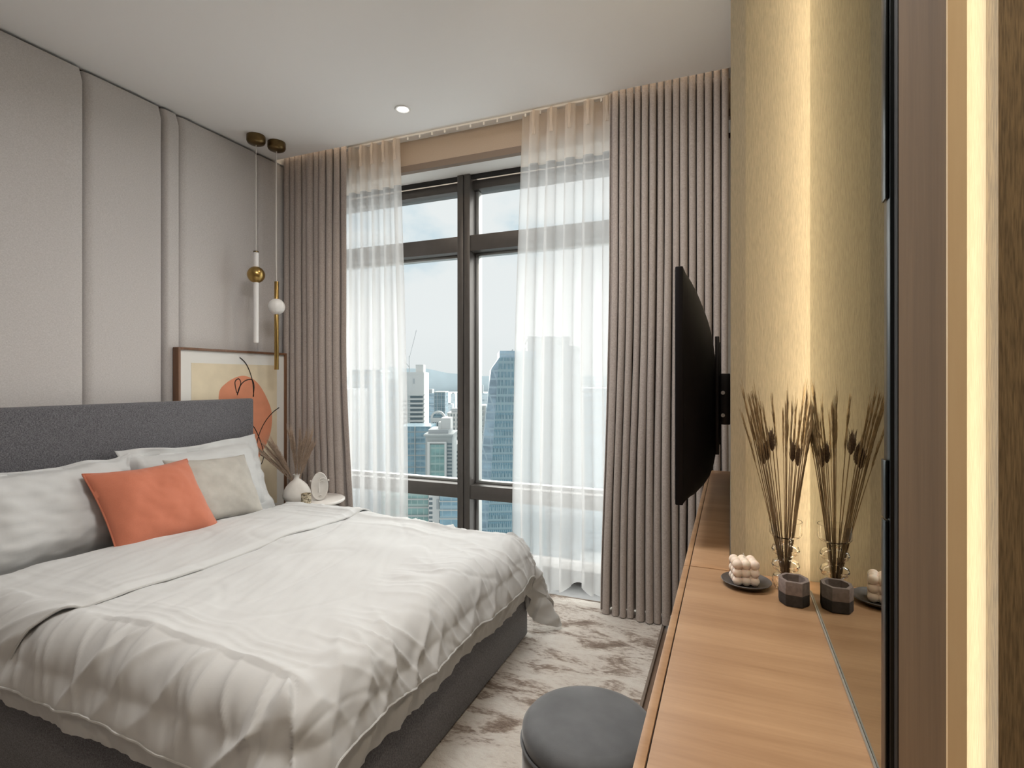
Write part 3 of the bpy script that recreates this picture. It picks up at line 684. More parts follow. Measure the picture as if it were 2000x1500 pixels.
# face plaque
FP = Vector((-2.335, 2.60, NZ))
fp = thing('face_plaque', tuple(FP), 'white oval ceramic ornament with an abstract face on the bedside table', 'ornament')
def oval_shell():
    rot = Matrix.Rotation(math.radians(40), 4, 'Z')
    def put(m, name):
        m.v = [tuple(rot @ Vector(p) + FP) for p in m.v]; return m.build(name, m_ceram, fp)
    m = MB(); seg = 48; prof = [(0.0, -0.008), (0.92, -0.008), (1.0, 0), (0.97, 0.008), (0.90, 0.006), (0, 0.004)]
    V = []; F = []; npf = len(prof)
    for k in range(seg):
        a = 2 * PI * k / seg
        for r, d in prof: V.append((0.050 * r * math.cos(a), -d, 0.088 + 0.086 * r * math.sin(a)))
    for k in range(seg):
        for i in range(npf - 1): F.append((k * npf + i, ((k + 1) % seg) * npf + i, ((k + 1) % seg) * npf + i + 1, k * npf + i + 1))
    put(m.add(V, F), 'plate')
    put(MB().tube([(-0.004, -0.008, 0.052), (-0.006, -0.011, 0.09), (-0.004, -0.011, 0.125), (0.006, -0.010, 0.138), (0.022, -0.008, 0.140), (0.036, -0.007, 0.130)], 0.0035, 8), 'nose_and_brow')
    put(MB().tube([(0.004, -0.009, 0.117), (0.015, -0.010, 0.122), (0.026, -0.009, 0.117)], 0.0022, 8), 'eye')
    put(MB().tube([(-0.006, -0.009, 0.033), (0.004, -0.011, 0.036), (0.014, -0.009, 0.033), (0.004, -0.010, 0.027), (-0.006, -0.009, 0.033)], 0.0025, 8), 'mouth')
    for s in (-1, 1): put(MB().sphere((s * 0.051, 0, 0.122), 0.006, 12, 8), 'ear_knob')
    put(MB().box(-0.02, 0.02, 0.004, 0.035, 0.0005, 0.012, 0.003), 'foot')
oval_shell()

# dried grass: one stem thing = stalk + plume
def grass_stem(name, length, plume, seed, mat_s, mat_p, curl=0.10, hairs=46, spread=0.012, thin=1.0):
    rs = random.Random(seed)
    t = thing(name, (0, 0, 0))
    pts = [(curl * length * (k / 8) ** 2 * 0.5, 0, length * k / 8) for k in range(9)]
    MB().tube(pts, [0.0013 - 0.0007 * k / 8 for k in range(9)], 5).build('stalk', mat_s, t)
    m = MB()
    for i in range(hairs):
        f = 1 - plume * rs.random() ** 0.9; f = max(f, 1 - plume)
        z = length * f; x = curl * length * f * f * 0.5; a = rs.random() * 2 * PI
        ln = (0.05 + 0.05 * rs.random()) * plume * length / 0.12 * 0.55
        ex = x + math.cos(a) * spread * (0.4 + rs.random()); ey = math.sin(a) * spread * (0.4 + rs.random())
        m.tube([(x, 0, z), ((x + ex) / 2 + 0.2 * (ex - x), ey * 0.7, z + ln * 0.5), (ex + curl * 0.02, ey, z + ln)], [0.0007 * thin, 0.0009 * thin, 0.0003 * thin], 3, cap=False)
    m.build('plume', mat_p, t, smooth=False); return t
def bouquet(proto_list, base, spots, label, group, cat='dried plant'):
    protos = []
    for i, (tilt, az, sc, k) in enumerate(spots):
        first = proto_list[k]
        o = first if not first.get('used') else copy_tree(first)
        if not first.get('used'): first['used'] = 1
        o.location = (base[0] + 0.004 * math.cos(az), base[1] + 0.004 * math.sin(az), base[2])
        o.rotation_euler = Matrix.Rotation(az, 3, 'Z').to_4x4().to_euler()
        q = Matrix.Rotation(az, 4, 'Z') @ Matrix.Rotation(tilt, 4, 'Y'); o.rotation_euler = q.to_euler(); o.scale = (sc, sc, sc)
        tag(o, label, cat, group); protos.append(o)
    for o in protos:
        if 'used' in o: del o['used']
    return protos
m_gs = M('bedside_grass', (0.30, 0.215, 0.15), 0.9, var=0.2, vscale=60)
m_gp = M('bedside_grass_plume', (0.40, 0.30, 0.225), 0.9, var=0.2, vscale=90)
protoA = [grass_stem('dried_grass_stem', 0.36, 0.66, 3 + i, m_gs, m_gp, curl=0.16 + 0.06 * i, hairs=80, spread=0.010, thin=1.15) for i in range(3)]
spots = []
rA = random.Random(5)
# camera-right direction is (0.926, 0.3776): fan mostly sideways
AZR = math.atan2(0.3776, 0.926)
for i in range(14): spots.append((math.radians(20 + 17 * rA.random()), AZR + PI + rA.uniform(-0.3, 0.5), rA.uniform(0.66, 0.86), i % 3))
for i in range(11): spots.append((math.radians(rA.uniform(0, 8)), AZR + PI * (rA.random() > 0.6) + rA.uniform(-0.6, 0.6), rA.uniform(0.72, 0.90), i % 3))
for i in range(6): spots.append((math.radians(11 + 6 * rA.random()), AZR + rA.uniform(-0.35, 0.1), rA.uniform(0.68, 0.82), i % 3))
bA = (VZ.x, VZ.y, NZ + 0.075)
bouquet(protoA, bA, spots[:14], 'thin dried grass stem leaning left out of the white ceramic vase', 'left-leaning dried grass in the ceramic vase')
protoA2 = [copy_tree(p) for p in protoA]
bouquet(protoA2, bA, spots[14:25], 'thin dried grass stem standing upright in the white ceramic vase', 'upright dried grass in the ceramic vase')
protoA3 = [copy_tree(p) for p in protoA]
bouquet(protoA3, bA, spots[25:], 'thin dried grass stem leaning right out of the white ceramic vase', 'right-leaning dried grass in the ceramic vase')

# ------------------------------------------------------------------ pendant lamps
def canopy_and_cable(t, x, y, zt):
    MB().lathe([(0, 0.001), (0.052, 0.001), (0.054, -0.004), (0.054, -0.034), (0.048, -0.046), (0.034, -0.053), (0.012, -0.056), (0, -0.056)], (x, y, H - 0.001), 40).build('canopy', m_brass_dark, t)
    MB().tube([(x, y, H - 0.05), (x, y, zt)], 0.0022, 6).build('cable', m_wire, t)
x, y = -2.70, 2.456
t = thing('pendant_lamp', (x, y, H), 'hanging pendant with white tube and brass ball, left of the pair', 'pendant lamp', 'bedside pendant lamps')
canopy_and_cable(t, x, y, 2.03)
MB().lathe([(0, 1.467), (0.013, 1.467), (0.0155, 1.470), (0.0155, 2.020), (0.013, 2.023), (0, 2.023)], (x, y, 0), 24).build('tube', m_acr, t)
MB().lathe([(0, 2.0232), (0.0157, 2.0232), (0.0157, 2.031), (0, 2.031)], (x, y, 0), 24).build('end_cap', m_brass_dark, t)
MB().sphere((x, y, 1.886), 0.051, 36, 20).build('ball', m_brass, t)
x, y = -2.656, 2.574
t = thing('pendant_lamp', (x, y, H), 'hanging pendant with brass tube and white ball, right of the pair', 'pendant lamp', 'bedside pendant lamps')
canopy_and_cable(t, x, y, 1.861)
MB().tube([(x - 0.004, y, H - 0.05), (x - 0.009, y + 0.003, 2.4), (x - 0.003, y - 0.003, 2.2), (x - 0.008, y, 2.0), (x, y, 1.861)], 0.0016, 6).build('earth_wire', m_wire, t)
MB().lathe([(0, 1.305), (0.0125, 1.305), (0.0135, 1.307), (0.0135, 1.859), (0.012, 1.861), (0, 1.861)], (x, y, 0), 24).build('tube', m_brass, t)
MB().sphere((x, y, 1.702), 0.051, 36, 20).build('ball', m_opal, t)

# ------------------------------------------------------------------ recessed downlights
def downlight(x, y, label, energy):
    t = thing('downlight', (x, y, H), label, 'ceiling light', 'recessed ceiling downlights')
    MB().lathe([(0.030, -0.0005), (0.044, -0.0005), (0.045, -0.003), (0.042, -0.006), (0.034, -0.005), (0.030, -0.0005)], (x, y, H), 40).build('ring', m_white, t)
    MB().lathe([(0, -0.002), (0.029, -0.002), (0.029, -0.0005), (0, -0.0005)], (x, y, H), 32).build('lens', m_down, t)
    l = lamp('downlight_beam', 'SPOT', (0, 0, -0.02), energy, (1.0, 0.84, 0.66), (0, 0, -1), spot_size=math.radians(130), spot_blend=0.9, shadow_soft_size=0.06)
    l.parent = t
    return t
downlight(-1.68, 2.52, 'small round recessed downlight in the ceiling in front of the window', 14)
downlight(0.02, -0.05, 'added unseen downlight in the ceiling over the desk', 56)  # out of view, added to brighten the desk and the oak edge
downlight(-1.68, -0.6, 'added unseen downlight in the ceiling near the back wall', 12)  # out of view, added as fill behind the camera

# ------------------------------------------------------------------ desk ledge
dk = thing('desk_ledge', (0, 0.9, DESK - 0.03), 'long oak wall desk running under the mirror and television', 'desk')
box_obj('top_board', m_oak, (-0.0868, XB - 0.002, -1.0, YN - 0.003, DESK - 0.03, DESK), dk, 0.0012)
box_obj('top_board', m_oak, (-0.0868, -0.002, YN + 0.001, 2.72, DESK - 0.03, DESK), dk, 0.0012)
box_obj('front_strip', m_oak, (-0.1008, -0.0885, -1.0, YN - 0.003, DESK - 0.06, DESK), dk, 0.0012)
box_obj('front_strip', m_oak, (-0.1008, -0.0885, YN - 0.001, 2.72, DESK - 0.06, DESK), dk, 0.0012)
box_obj('groove', m_dark, (-0.0885, -0.0868, -1.0, 2.72, DESK - 0.03, DESK - 0.004), dk)
box_obj('wall_bracket', m_steel, (-0.02, XB - 0.002, 0.2, 0.23, DESK - 0.16, DESK - 0.031), dk, 0.002)
box_obj('wall_bracket', m_steel, (-0.02, XB - 0.002, 1.0, 1.03, DESK - 0.16, DESK - 0.031), dk, 0.002)

# ------------------------------------------------------------------ backlit mirror and its wood surround
YM0, YM1 = 0.651, 1.232
mr = thing('mirror', (XM, (YM0 + YM1) / 2, DESK), 'tall smoked mirror standing at the back of the oak desk', 'mirror')
box_obj('mirror_glass', m_mirror, (XM, XM + 0.005, YM0, YM1, DESK + 0.004, H - 0.01), mr)
box_obj('backing_board', m_dark, (XM + 0.0052, XM + 0.016, YM0, YM1 - 0.004, DESK + 0.004, H - 0.01), mr)
box_obj('bottom_trim', m_alu_light, (XM - 0.0025, XM - 0.0003, YM0, YM1, DESK + 0.001, DESK + 0.0045), mr)
box_obj('side_profile', m_profile, (XM - 0.004, XM + 0.012, 0.628, YM0 - 0.0005, DESK + 0.001, H - 0.01), mr, 0.001)
box_obj('side_profile', m_dark, (XM - 0.001, XM + 0.012, 0.6155, 0.6275, DESK + 0.001, H - 0.01), mr, 0.001)
for z0, z1 in ((0.83, 1.10), (1.102, 1.16), (1.42, 1.72)):
    box_obj('profile_cover', m_profile, (XM - 0.007, XM - 0.0045, 0.632, 0.648, z0, z1), mr, 0.0008)
pn = thing('wood_side_panel', (XM, 0.54, DESK), 'upright brown oak panel at the near end of the mirror', 'panel')
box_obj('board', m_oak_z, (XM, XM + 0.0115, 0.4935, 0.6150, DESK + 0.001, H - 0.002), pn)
box_obj('edge_band', m_oak_pale, (XM, XM + 0.0115, 0.490, 0.493, DESK + 0.001, H - 0.002), pn)
# LED strips hidden behind the two ends of the mirror unit
def led(y0, y1, x0, x1, label, mat=None):
    t = thing('led_strip', ((x0 + x1) / 2, (y0 + y1) / 2, DESK + 0.01), label, 'light strip', 'warm light strips behind the mirror')
    box_obj('diffuser', mat or m_led, (x0, x1, y0, y1, DESK + 0.01, H - 0.02), t)
led(1.238, 1.250, 0.176, 0.184, 'warm light strip hidden in the gap between mirror and wall')
led(0.622, 0.632, 0.176, 0.182, 'warm light strip hidden behind the upright oak panel', emit('bright_warm_led', (1.0, 0.90, 0.72), 11))

t = thing('led_strip', (-1.45, 2.79, 2.80), 'warm light strip hidden in the ceiling recess above the curtains', 'light strip')
box_obj('diffuser', emit('soft_warm_led', (1.0, 0.80, 0.58), 2.8), (-2.84, -0.02, 2.783, 2.793, 2.800, 2.808), t)

# ------------------------------------------------------------------ television
TY0, TY1, TX, TZ0, TZ1 = 1.45, 2.56, -0.134, 0.915, 1.535
tv = thing('television', (TX, (TY0 + TY1) / 2, TZ0), 'black flat television seen edge-on, held out from the wall on a bracket', 'television')
box_obj('bezel', m_tv, (TX, TX + 0.020, TY0, TY1, TZ0, TZ1), tv, 0.003)
box_obj('screen', m_tv_s, (TX - 0.0012, TX - 0.0002, TY0 + 0.008, TY1 - 0.008, TZ0 + 0.012, TZ1 - 0.008), tv)
ny, nz = 50, 50
yy = np.linspace(0, 1, ny); zz = np.linspace(0, 1, nz); YY, ZZ = np.meshgrid(yy, zz, indexing='ij')
zprof = np.where(ZZ > 0.42, np.sqrt(np.clip(1 - ((ZZ - 0.42) / 0.58) ** 2, 0, 1)) ** 1.25, 1.0)
zprof = zprof * np.where(ZZ < 0.12, np.sqrt(np.clip(1 - ((0.12 - ZZ) / 0.12) ** 2.2, 0, 1)), 1)
yprof = (1 - np.abs(2 * YY - 1) ** 5) ** 0.8
P = np.stack([TX + 0.0202 + 0.066 * zprof * yprof, TY0 + 0.004 + (TY1 - TY0 - 0.008) * YY, TZ0 + 0.004 + (TZ1 - TZ0 - 0.008) * ZZ], 2)
MB().grid(P).build('back_shell', m_tv, tv)
mt = box_obj('wall_bracket', m_steel, (-0.030, -0.001, 1.80, 2.20, 1.10, 1.26), tv, 0.003)
box_obj('mount_rail', m_steel, (TX + 0.0875, TX + 0.100, 1.84, 1.87, 1.00, 1.38), tv, 0.002)
box_obj('mount_rail', m_steel, (TX + 0.0875, TX + 0.100, 2.13, 2.16, 1.00, 1.38), tv, 0.002)
for z in (1.13, 1.20):
    MB().tube([(-0.022, 1.806, z), (-0.022, 1.785, z)], 0.006, 10).build('bolt', m_bolt, mt)

# ------------------------------------------------------------------ things on the desk
# bubble glass vase
gv = Vector((0.105, 1.238, DESK))
t = thing('glass_vase', tuple(gv), 'clear glass vase of stacked bubbles on the desk by the mirror', 'vase')
outer = [(0, 0.0008), (0.019, 0.0008), (0.0235, 0.006), (0.026, 0.016), (0.0235, 0.026), (0.013, 0.031), (0.013, 0.034), (0.024, 0.041), (0.0265, 0.048), (0.024, 0.055), (0.013, 0.062), (0.013, 0.066), (0.024, 0.073), (0.0265, 0.080), (0.024, 0.087), (0.013, 0.094), (0.0125, 0.100), (0.020, 0.106), (0.0275, 0.109), (0.0305, 0.114), (0.031, 0.140)]
inner = [(r - 0.0018 if r > 0.004 else 0, z + 0.0015) for r, z in outer[1:-1]] + [(0.0295, 0.140)]
prof = outer + inner[::-1] + [(0, 0.003)]
MB().lathe(prof, tuple(gv), 40).build('vessel', m_glass, t)
protoB = [grass_stem('dried_wheat_stem', 0.385, 0.27, 13 + i, m_grass, m_grass_pale, curl=0.04 + 0.04 * i, hairs=40, spread=0.0022, thin=0.65) for i in range(3)]
rB = random.Random(9); spots = []
for i in range(27):
    c = i % 3                                       # three loose clusters: left, centre, right
    tl, az = ((rB.uniform(7.0, 10.5), PI + rB.uniform(-0.15, 0.8)), (rB.uniform(0.4, 3.4), rB.uniform(0, 2 * PI)), (rB.uniform(3.8, 6.0), rB.uniform(-1.0, 0.0)))[c]
    spots.append((math.radians(tl), AZR + az, rB.uniform(0.86, 1.03), (i // 3) % 3))
bouquet(protoB, (gv.x, gv.y - 0.003, DESK + 0.006), spots, 'slender dried wheat-like stem standing in the bubble glass vase', 'dried stems in the bubble glass vase')
def bunny(first=[None]):
    if first[0]: return copy_tree(first[0])
    t = thing('bunny_tail_stem', (0, 0, 0))
    MB().tube([(0, 0, 0), (0.002, 0, 0.12), (0.006, 0, 0.255)], [0.0012, 0.001, 0.0008], 5).build('stalk', m_grass, t)
    m = MB().sphere((0.007, 0, 0.268), 0.0050, 14, 10, 3.9); rs = random.Random(4)
    for i in range(90):
        a = rs.random() * 2 * PI; z = 0.252 + rs.random() * 0.034
        m.tube([(0.007 + 0.005 * math.cos(a), 0.005 * math.sin(a), z), (0.007 + 0.0068 * math.cos(a), 0.0068 * math.sin(a), z + 0.010)], [0.0004, 0.0001], 3, cap=False)
    m.build('tuft', m_grass_dark, t); first[0] = t; return t
for i, (tilt, az, sc) in enumerate(((6.5, PI, 1.05), (4, PI, 1.12), (1.5, 0, 1.03), (3.5, -0.3, 1.0), (8, PI * 0.97, 1.02))):
    o = bunny(); o.location = (gv.x, gv.y - 0.002, DESK + 0.006); q = Matrix.Rotation(AZR + az, 4, 'Z') @ Matrix.Rotation(math.radians(tilt), 4, 'Y'); o.rotation_euler = q.to_euler(); o.scale = (sc,) * 3
    tag(o, 'dried stem with a dark furry head in the bubble glass vase', 'dried plant', 'dark furry stems in the bubble glass vase')
# plate and bubble candle
pc = Vector((0.030, 1.225, DESK))
t = thing('stoneware_plate', tuple(pc), 'small dark stoneware plate under the bubble candle', 'plate')
MB().lathe([(0, 0.0008), (0.030, 0.0008), (0.034, 0.002), (0.046, 0.008), (0.0495, 0.0115), (0.0485, 0.0125), (0.044, 0.010), (0.033, 0.005), (0, 0.0045)], tuple(pc), 56).build('dish', m_plate, t)
cc = Vector((0.026, 1.222, DESK + 0.0052))
t = thing('bubble_candle', tuple(cc), 'ivory cube candle made of round bubbles on the dark plate', 'candle')
m = MB(); rt = Matrix.Rotation(math.radians(12), 4, 'Z')
for i in (-1, 0, 1):
    for j in (-1, 0, 1):
        for k in (0, 1, 2):
            p = rt @ Vector((i * 0.0165, j * 0.0165, 0)); m.sphere((cc.x + p.x, cc.y + p.y, cc.z + 0.0103 + k * 0.0165), 0.0101, 16, 12)
m.box(cc.x - 0.018, cc.x + 0.018, cc.y - 0.018, cc.y + 0.018, cc.z + 0.004, cc.z + 0.046)
m.build('wax', m_wax, t)
MB().tube([(cc.x, cc.y, cc.z + 0.05), (cc.x, cc.y, cc.z + 0.058), (cc.x - 0.002, cc.y, cc.z + 0.0625)], 0.0008, 6).build('wick', m_matb, t)
# concrete pot, two tones
pt = Vector((0.113, 1.165, DESK))
t = thing('concrete_pot', tuple(pt), 'small faceted two-tone concrete pot in front of the glass vase', 'pot')
def hexo(s, z): 
    return [(pt.x + s * px * 0.026, pt.y + s * py * 0.030, pt.z + z) for px, py in ((-1, -0.25), (-0.62, -0.86), (0.45, -0.96), (1, -0.35), (1, 0.35), (0.55, 0.95), (-0.5, 0.95), (-1, 0.35))]
def oval(s, z): return [(pt.x + s * 0.0185 * math.cos(a), pt.y + s * 0.0205 * math.sin(a), pt.z + z) for a in np.linspace(-PI * 0.9, PI * 0.9 + 2 * PI / 40, 33)[:-1]]
m = MB(); R_ = [hexo(0.96, 0.0008), hexo(1, 0.003), hexo(1.0, 0.0225)]
n8 = 8
m.add(sum(R_, []), [tuple(range(8))[::-1]] + [(r * 8 + i, r * 8 + (i + 1) % 8, (r + 1) * 8 + (i + 1) % 8, (r + 1) * 8 + i) for r in range(2) for i in range(8)])
m.build('lower_half', m_conc_d, t)
m = MB(); R_ = [hexo(1.001, 0.0226), hexo(1.001, 0.0455), hexo(0.97, 0.047), hexo(0.75, 0.047), hexo(0.70, 0.030), hexo(0.6, 0.012)]
m.add(sum(R_, []), [(r * 8 + i, r * 8 + (i + 1) % 8, (r + 1) * 8 + (i + 1) % 8, (r + 1) * 8 + i) for r in range(5) for i in range(8)] + [tuple(range(40, 48))])
m.build('upper_half', m_conc_l, t)

# ------------------------------------------------------------------ stool
st = Vector((-0.321, 1.29, 0)); SZ = 0.41; SR = 0.166
t = thing('stool', tuple(st), 'round grey velvet stool standing on the carpet beside the desk', 'stool')
MB().lathe([(0, SZ - 0.05), (SR - 0.004, SZ - 0.05), (SR, SZ - 0.035), (SR - 0.002, SZ - 0.02), (SR - 0.012, SZ - 0.008), (SR - 0.03, SZ - 0.002), (SR * 0.5, SZ), (0, SZ + 0.001)], tuple(st), 72).build('seat', m_velvet, t)
MB().tube([(st.x + (SR + 0.0005) * math.cos(a), st.y + (SR + 0.0005) * math.sin(a), SZ - 0.052) for a in np.linspace(0, 2 * PI, 73)], 0.0035, 8, cap=False).build('piping', m_velvet, t)
MB().lathe([(0, 0.016), (SR - 0.012, 0.016), (SR - 0.004, 0.03), (SR, 0.10), (SR - 0.001, SZ - 0.056), (0, SZ - 0.056)], tuple(st), 72).build('body', m_velvet_side, t)

# ------------------------------------------------------------------ the city outside
GROUND = -150.0
def wpt(u, t, v=742):
    r = (u - 1000) / 1047; return Vector((t * (r * 0.926 - 0.3776), t * (r * 0.3776 + 0.926), EYE + (742 - v) / 1047 * t))
g = MB().box(-9000, 9000, 25, 16000, GROUND - 5, GROUND).build('ground', M('hazy_city_ground', (0.62, 0.65, 0.66), 1.0, var=0.3, vscale=0.02), None, smooth=False, loc=(0, 25, GROUND)); g['kind'] = 'structure'  # colour paled for haze and to bounce more light onto the ceiling
c_white = M('white_concrete', (0.60, 0.60, 0.585), 0.8)
c_grey = M('grey_concrete', (0.42, 0.44, 0.45), 0.8)
c_dark = M('dark_window_band', (0.13, 0.17, 0.19), 0.3)
c_slab = M('slab_edge', (0.40, 0.42, 0.415), 0.8)
f_blue = facade('blue_glass_wall', (0.19, 0.31, 0.38), (0.27, 0.37, 0.42), 3.6, 3.0, 0.3, 0.1)
f_pale = facade('pale_blue_wall', (0.32, 0.42, 0.49), (0.40, 0.48, 0.53), 3.6, 3.0, 0.3, 0.12)
f_green = facade('green_glass_wall', (0.21, 0.34, 0.33), (0.33, 0.43, 0.41), 3.8, 2.2, 0.22, 0.12)
f_tower = facade('tower_glass', (0.15, 0.27, 0.33), (0.30, 0.42, 0.46), 3.6, 1.5, 0.30, 0.2)
f_tower_l = facade('tower_glass_light', (0.25, 0.34, 0.41), (0.31, 0.40, 0.46), 3.6, 1.5, 0.22, 0.12)
f_dark = facade('dark_glass_wall', (0.13, 0.20, 0.24), (0.19, 0.26, 0.30), 3.6, 3, 0.25, 0.15)
f_grid = facade('white_grid_wall', (0.25, 0.30, 0.31), (0.60, 0.60, 0.59), 3.4, 2.6, 0.45, 0.42)
f_far = facade('far_hazy_wall', (0.47, 0.54, 0.58), (0.55, 0.60, 0.63), 4, 4, 0.3, 0.3)  # distance haze mixed into the wall colours
f_grey = facade('grey_tower_wall', (0.30, 0.33, 0.36), (0.36, 0.39, 0.41), 3.6, 4, 0.35, 0.2)

class Bld:
    """a building: local x = its width as seen, local y = away from us"""
    def __init__(s, u0, u1, vtop, t, depth, label, rot=0.0, name='office_tower', group=None):
        a, b = wpt(u0, t), wpt(u1, t); s.w = (b - a).length; s.d = depth
        c = (a + b) / 2; s.top = wpt(u0, t, vtop).z - GROUND; s.px = t / 1047
        ang = math.atan2((b - a).y, (b - a).x) + rot
        s.o = thing(name, (c.x, c.y, GROUND), label, 'building', group, rotz=ang)
    def part(s, name, mat, m, smooth=False, kind=None):
        me = bpy.data.meshes.new(name); me.from_pydata(m.v, [], m.f)
        bm = bmesh.new(); bm.from_mesh(me); bmesh.ops.recalc_face_normals(bm, faces=list(bm.faces)); bm.to_mesh(me); bm.free()
        me.materials.append(mat); o = bpy.data.objects.new(name, me); COL.objects.link(o); o.parent = s.o
        if kind: o['kind'] = kind
        return o
    def body(s, mat, x0=None, x1=None, z0=0, z1=None, y0=0, y1=None, name='walls'):
        x0 = -s.w / 2 if x0 is None else x0; x1 = s.w / 2 if x1 is None else x1
        return s.part(name, mat, MB().box(x0, x1, y0, s.d if y1 is None else y1, z0, s.top if z1 is None else z1))
    def bands(s, mat, x0, x1, z0, z1, step, h, proud=0.6, name='floor_bands', y1=None):
        m = MB(); z = z0
        while z + h <= z1:
            m.box(x0 - proud, x1 + proud, -proud, s.d if y1 is None else y1, z, z + h); z += step
        return s.part(name, mat, m, kind='stuff')
    def fins(s, mat, x0, x1, z0, z1, n, w, proud=0.8, name='fins'):
        m = MB()
        for i in range(n + 1):
            x = x0 + (x1 - x0) * i / n; m.box(x - w / 2, x + w / 2, -proud, 0, z0, z1)
        return s.part(name, mat, m, kind='stuff')

# glass tower right of the mullion: tapering, two facets
b = Bld(948, 1068, 684, 230, 40, 'tall tapering blue glass tower right of the window mullion', rot=0.06)
def taper(b, xl0, xl1, xr0, xr1, d, zt):
    return MB().add([(xl0, 0, 0), (xr0, 0, 0), (xr0, d, 0), (xl0, d, 0), (xl1, 4, zt), (xr1, 4, zt), (xr1, d - 4, zt), (xl1, d - 4, zt)],
                    [(0, 3, 2, 1), (4, 5, 6, 7), (0, 1, 5, 4), (1, 2, 6, 5), (2, 3, 7, 6), (3, 0, 4, 7)])
px = b.px; hw = b.w / 2
b.part('main_facet', f_tower, taper(b, -hw - 5, -hw + 6.0, hw + 4, hw - 4, 40, b.top - 3))
m = MB().add([(-hw - 14, 3, 0), (-hw - 4.9, -0.1, 0), (-hw - 5, 38, 0), (-hw - 14, 38, 0), (-hw + 2.6, 6, b.top - 8), (-hw + 6.1, 3.9, b.top - 3), (-hw + 6, 34, b.top - 3), (-hw + 2.6, 34, b.top - 8)], [(0, 3, 2, 1), (4, 5, 6, 7), (0, 1, 5, 4), (1, 2, 6, 5), (2, 3, 7, 6), (3, 0, 4, 7)])
b.part('side_facet', f_tower_l, m)
b.part('crown', f_tower_l, MB().box(-hw + 6.2, hw - 4.2, 4.1, 34, b.top - 3, b.top)); b.part('roof_plant', c_slab, MB().box(-hw + 12, hw - 14, 8, 20, b.top, b.top + 0.8).box(-hw + 16, -hw + 18, 8, 10, b.top, b.top + 1.5))
m = MB(); z = b.top - 60
for i in range(26):
    zz_ = b.top - 28 - i * 3.6; f = zz_ / (b.top - 3); x0 = -hw - 5 + 11 * f; y = 4 * f
    m.box(x0 + 0.2, hw + 4 - 8 * f, y - 0.3, y + 0.6, zz_, zz_ + 0.9)
b.part('floor_bands', M('tower_dark_band', (0.10, 0.21, 0.27), 0.3), m, kind='stuff')  # darker bands at the floor levels
m = MB()
for i in range(30):
    s0 = i / 29; m.add([(-hw - 5 + (b.w + 9) * s0 - 0.11, -0.35, 0), (-hw - 5 + (b.w + 9) * s0 + 0.11, -0.35, 0), (-hw + 6 + (b.w - 10) * s0 + 0.11, 3.65, b.top - 3), (-hw + 6 + (b.w - 10) * s0 - 0.11, 3.65, b.top - 3)], [(0, 1, 2, 3)])
b.part('mullions', M('tower_mullion', (0.27, 0.36, 0.41), 0.4), m, kind='stuff')

# white tower with balconies, left edge of the view
b = Bld(778, 828, 727, 420, 25, 'white concrete tower with stacked balcony bands, left of the mullion')
b.body(c_white); hw = b.w / 2; b.bands(c_dark, -hw + 0.8, -hw + 6.5, b.top - 78, b.top - 20, 3.4, 1.7, 0.15, y1=1, name='window_bands')
b.bands(c_dark, -hw + 9.5, hw - 1.0, b.top - 78, b.top - 17, 3.4, 1.6, 0.15, y1=1, name='window_bands')
b.bands(c_white, -hw + 9.3, hw - 0.5, b.top - 79.4, b.top - 17, 3.4, 1.0, 1.2, y1=0, name='balcony_fronts')
b.part('roof_block', c_white, MB().box(hw - 7, hw - 1, 3, 14, b.top, b.top + 6)); b.part('sign_panel', c_grey, MB().box(hw - 8.5, hw - 7.2, -0.3, 0, b.top - 9, b.top - 5))
# crane on its roof
b2 = Bld(786, 800, 742, 424, 4, 'thin tower crane with a raised jib above the white tower', name='tower_crane'); b2.o['category'] = 'crane'
zt = b2.top
b2.o.location.z = wpt(790, 420, 727).z + 0.05; 
m = MB().tube([(1.8, 4, 0), (1.8, 4, 13)], 0.35, 6); b2.part('mast', c_grey, m)
m = MB().tube([(1.8, 4, 11), (7.5, 4, 34)], 0.18, 6).tube([(1.8, 4.6, 11.3), (7.4, 4.3, 33)], 0.18, 6); b2.part('jib', c_grey, m)
m = MB().tube([(-4, 4, 12), (1.8, 4, 4)], 0.25, 6).tube([(-4, 4, 12), (-6, 4, 0)], 0.25, 6).tube([(-8, 4, 9), (-6, 4, 0)], 0.25, 6); b2.part('counter_jib', c_grey, m)

b = Bld(780, 841, 833, 330, 25, 'blue glass block in front of the white balcony tower')
b.body(f_blue); b.fins(c_slab, -b.w / 2, b.w / 2, 0, b.top, 2, 0.5); b.bands(c_slab, -b.w / 2, b.w / 2, b.top - 90, b.top, 7.2, 0.35, 0.2)
b = Bld(824, 851, 768, 540, 30, 'pale blue slab tower behind the white balcony tower')
b.body(f_pale); b.bands(f_pale, -b.w / 2, b.w / 2, b.top - 100, b.top, 8, 1.5, 0.5)
b.part('roof_block', c_grey, MB().box(-b.w * 0.4, b.w * 0.2, 4, 18, b.top, b.top + 4))
b = Bld(819, 829, 746, 600, 20, 'narrow grey tower peeking above the white balcony tower'); b.body(f_pale); b.bands(c_grey, -b.w / 2, b.w / 2, b.top - 3, b.top, 3, 1.5, 0.4)
b = Bld(848, 869, 767, 480, 25, 'dark glass tower with a flat roof beside the mullion')
b.body(f_dark); b.part('parapet', c_slab, MB().box(-b.w / 2 - 0.3, b.w / 2 + 0.3, -0.3, b.d, b.top, b.top + 1)); b.fins(c_grey, -b.w / 2, b.w / 2, 0, b.top, 3, 0.3, 0.4)
b = Bld(841, 869, 816, 360, 18, 'white tower with an arched top behind the office block', name='arched_tower')
hw = b.w / 2; b.body(c_white, y1=18)
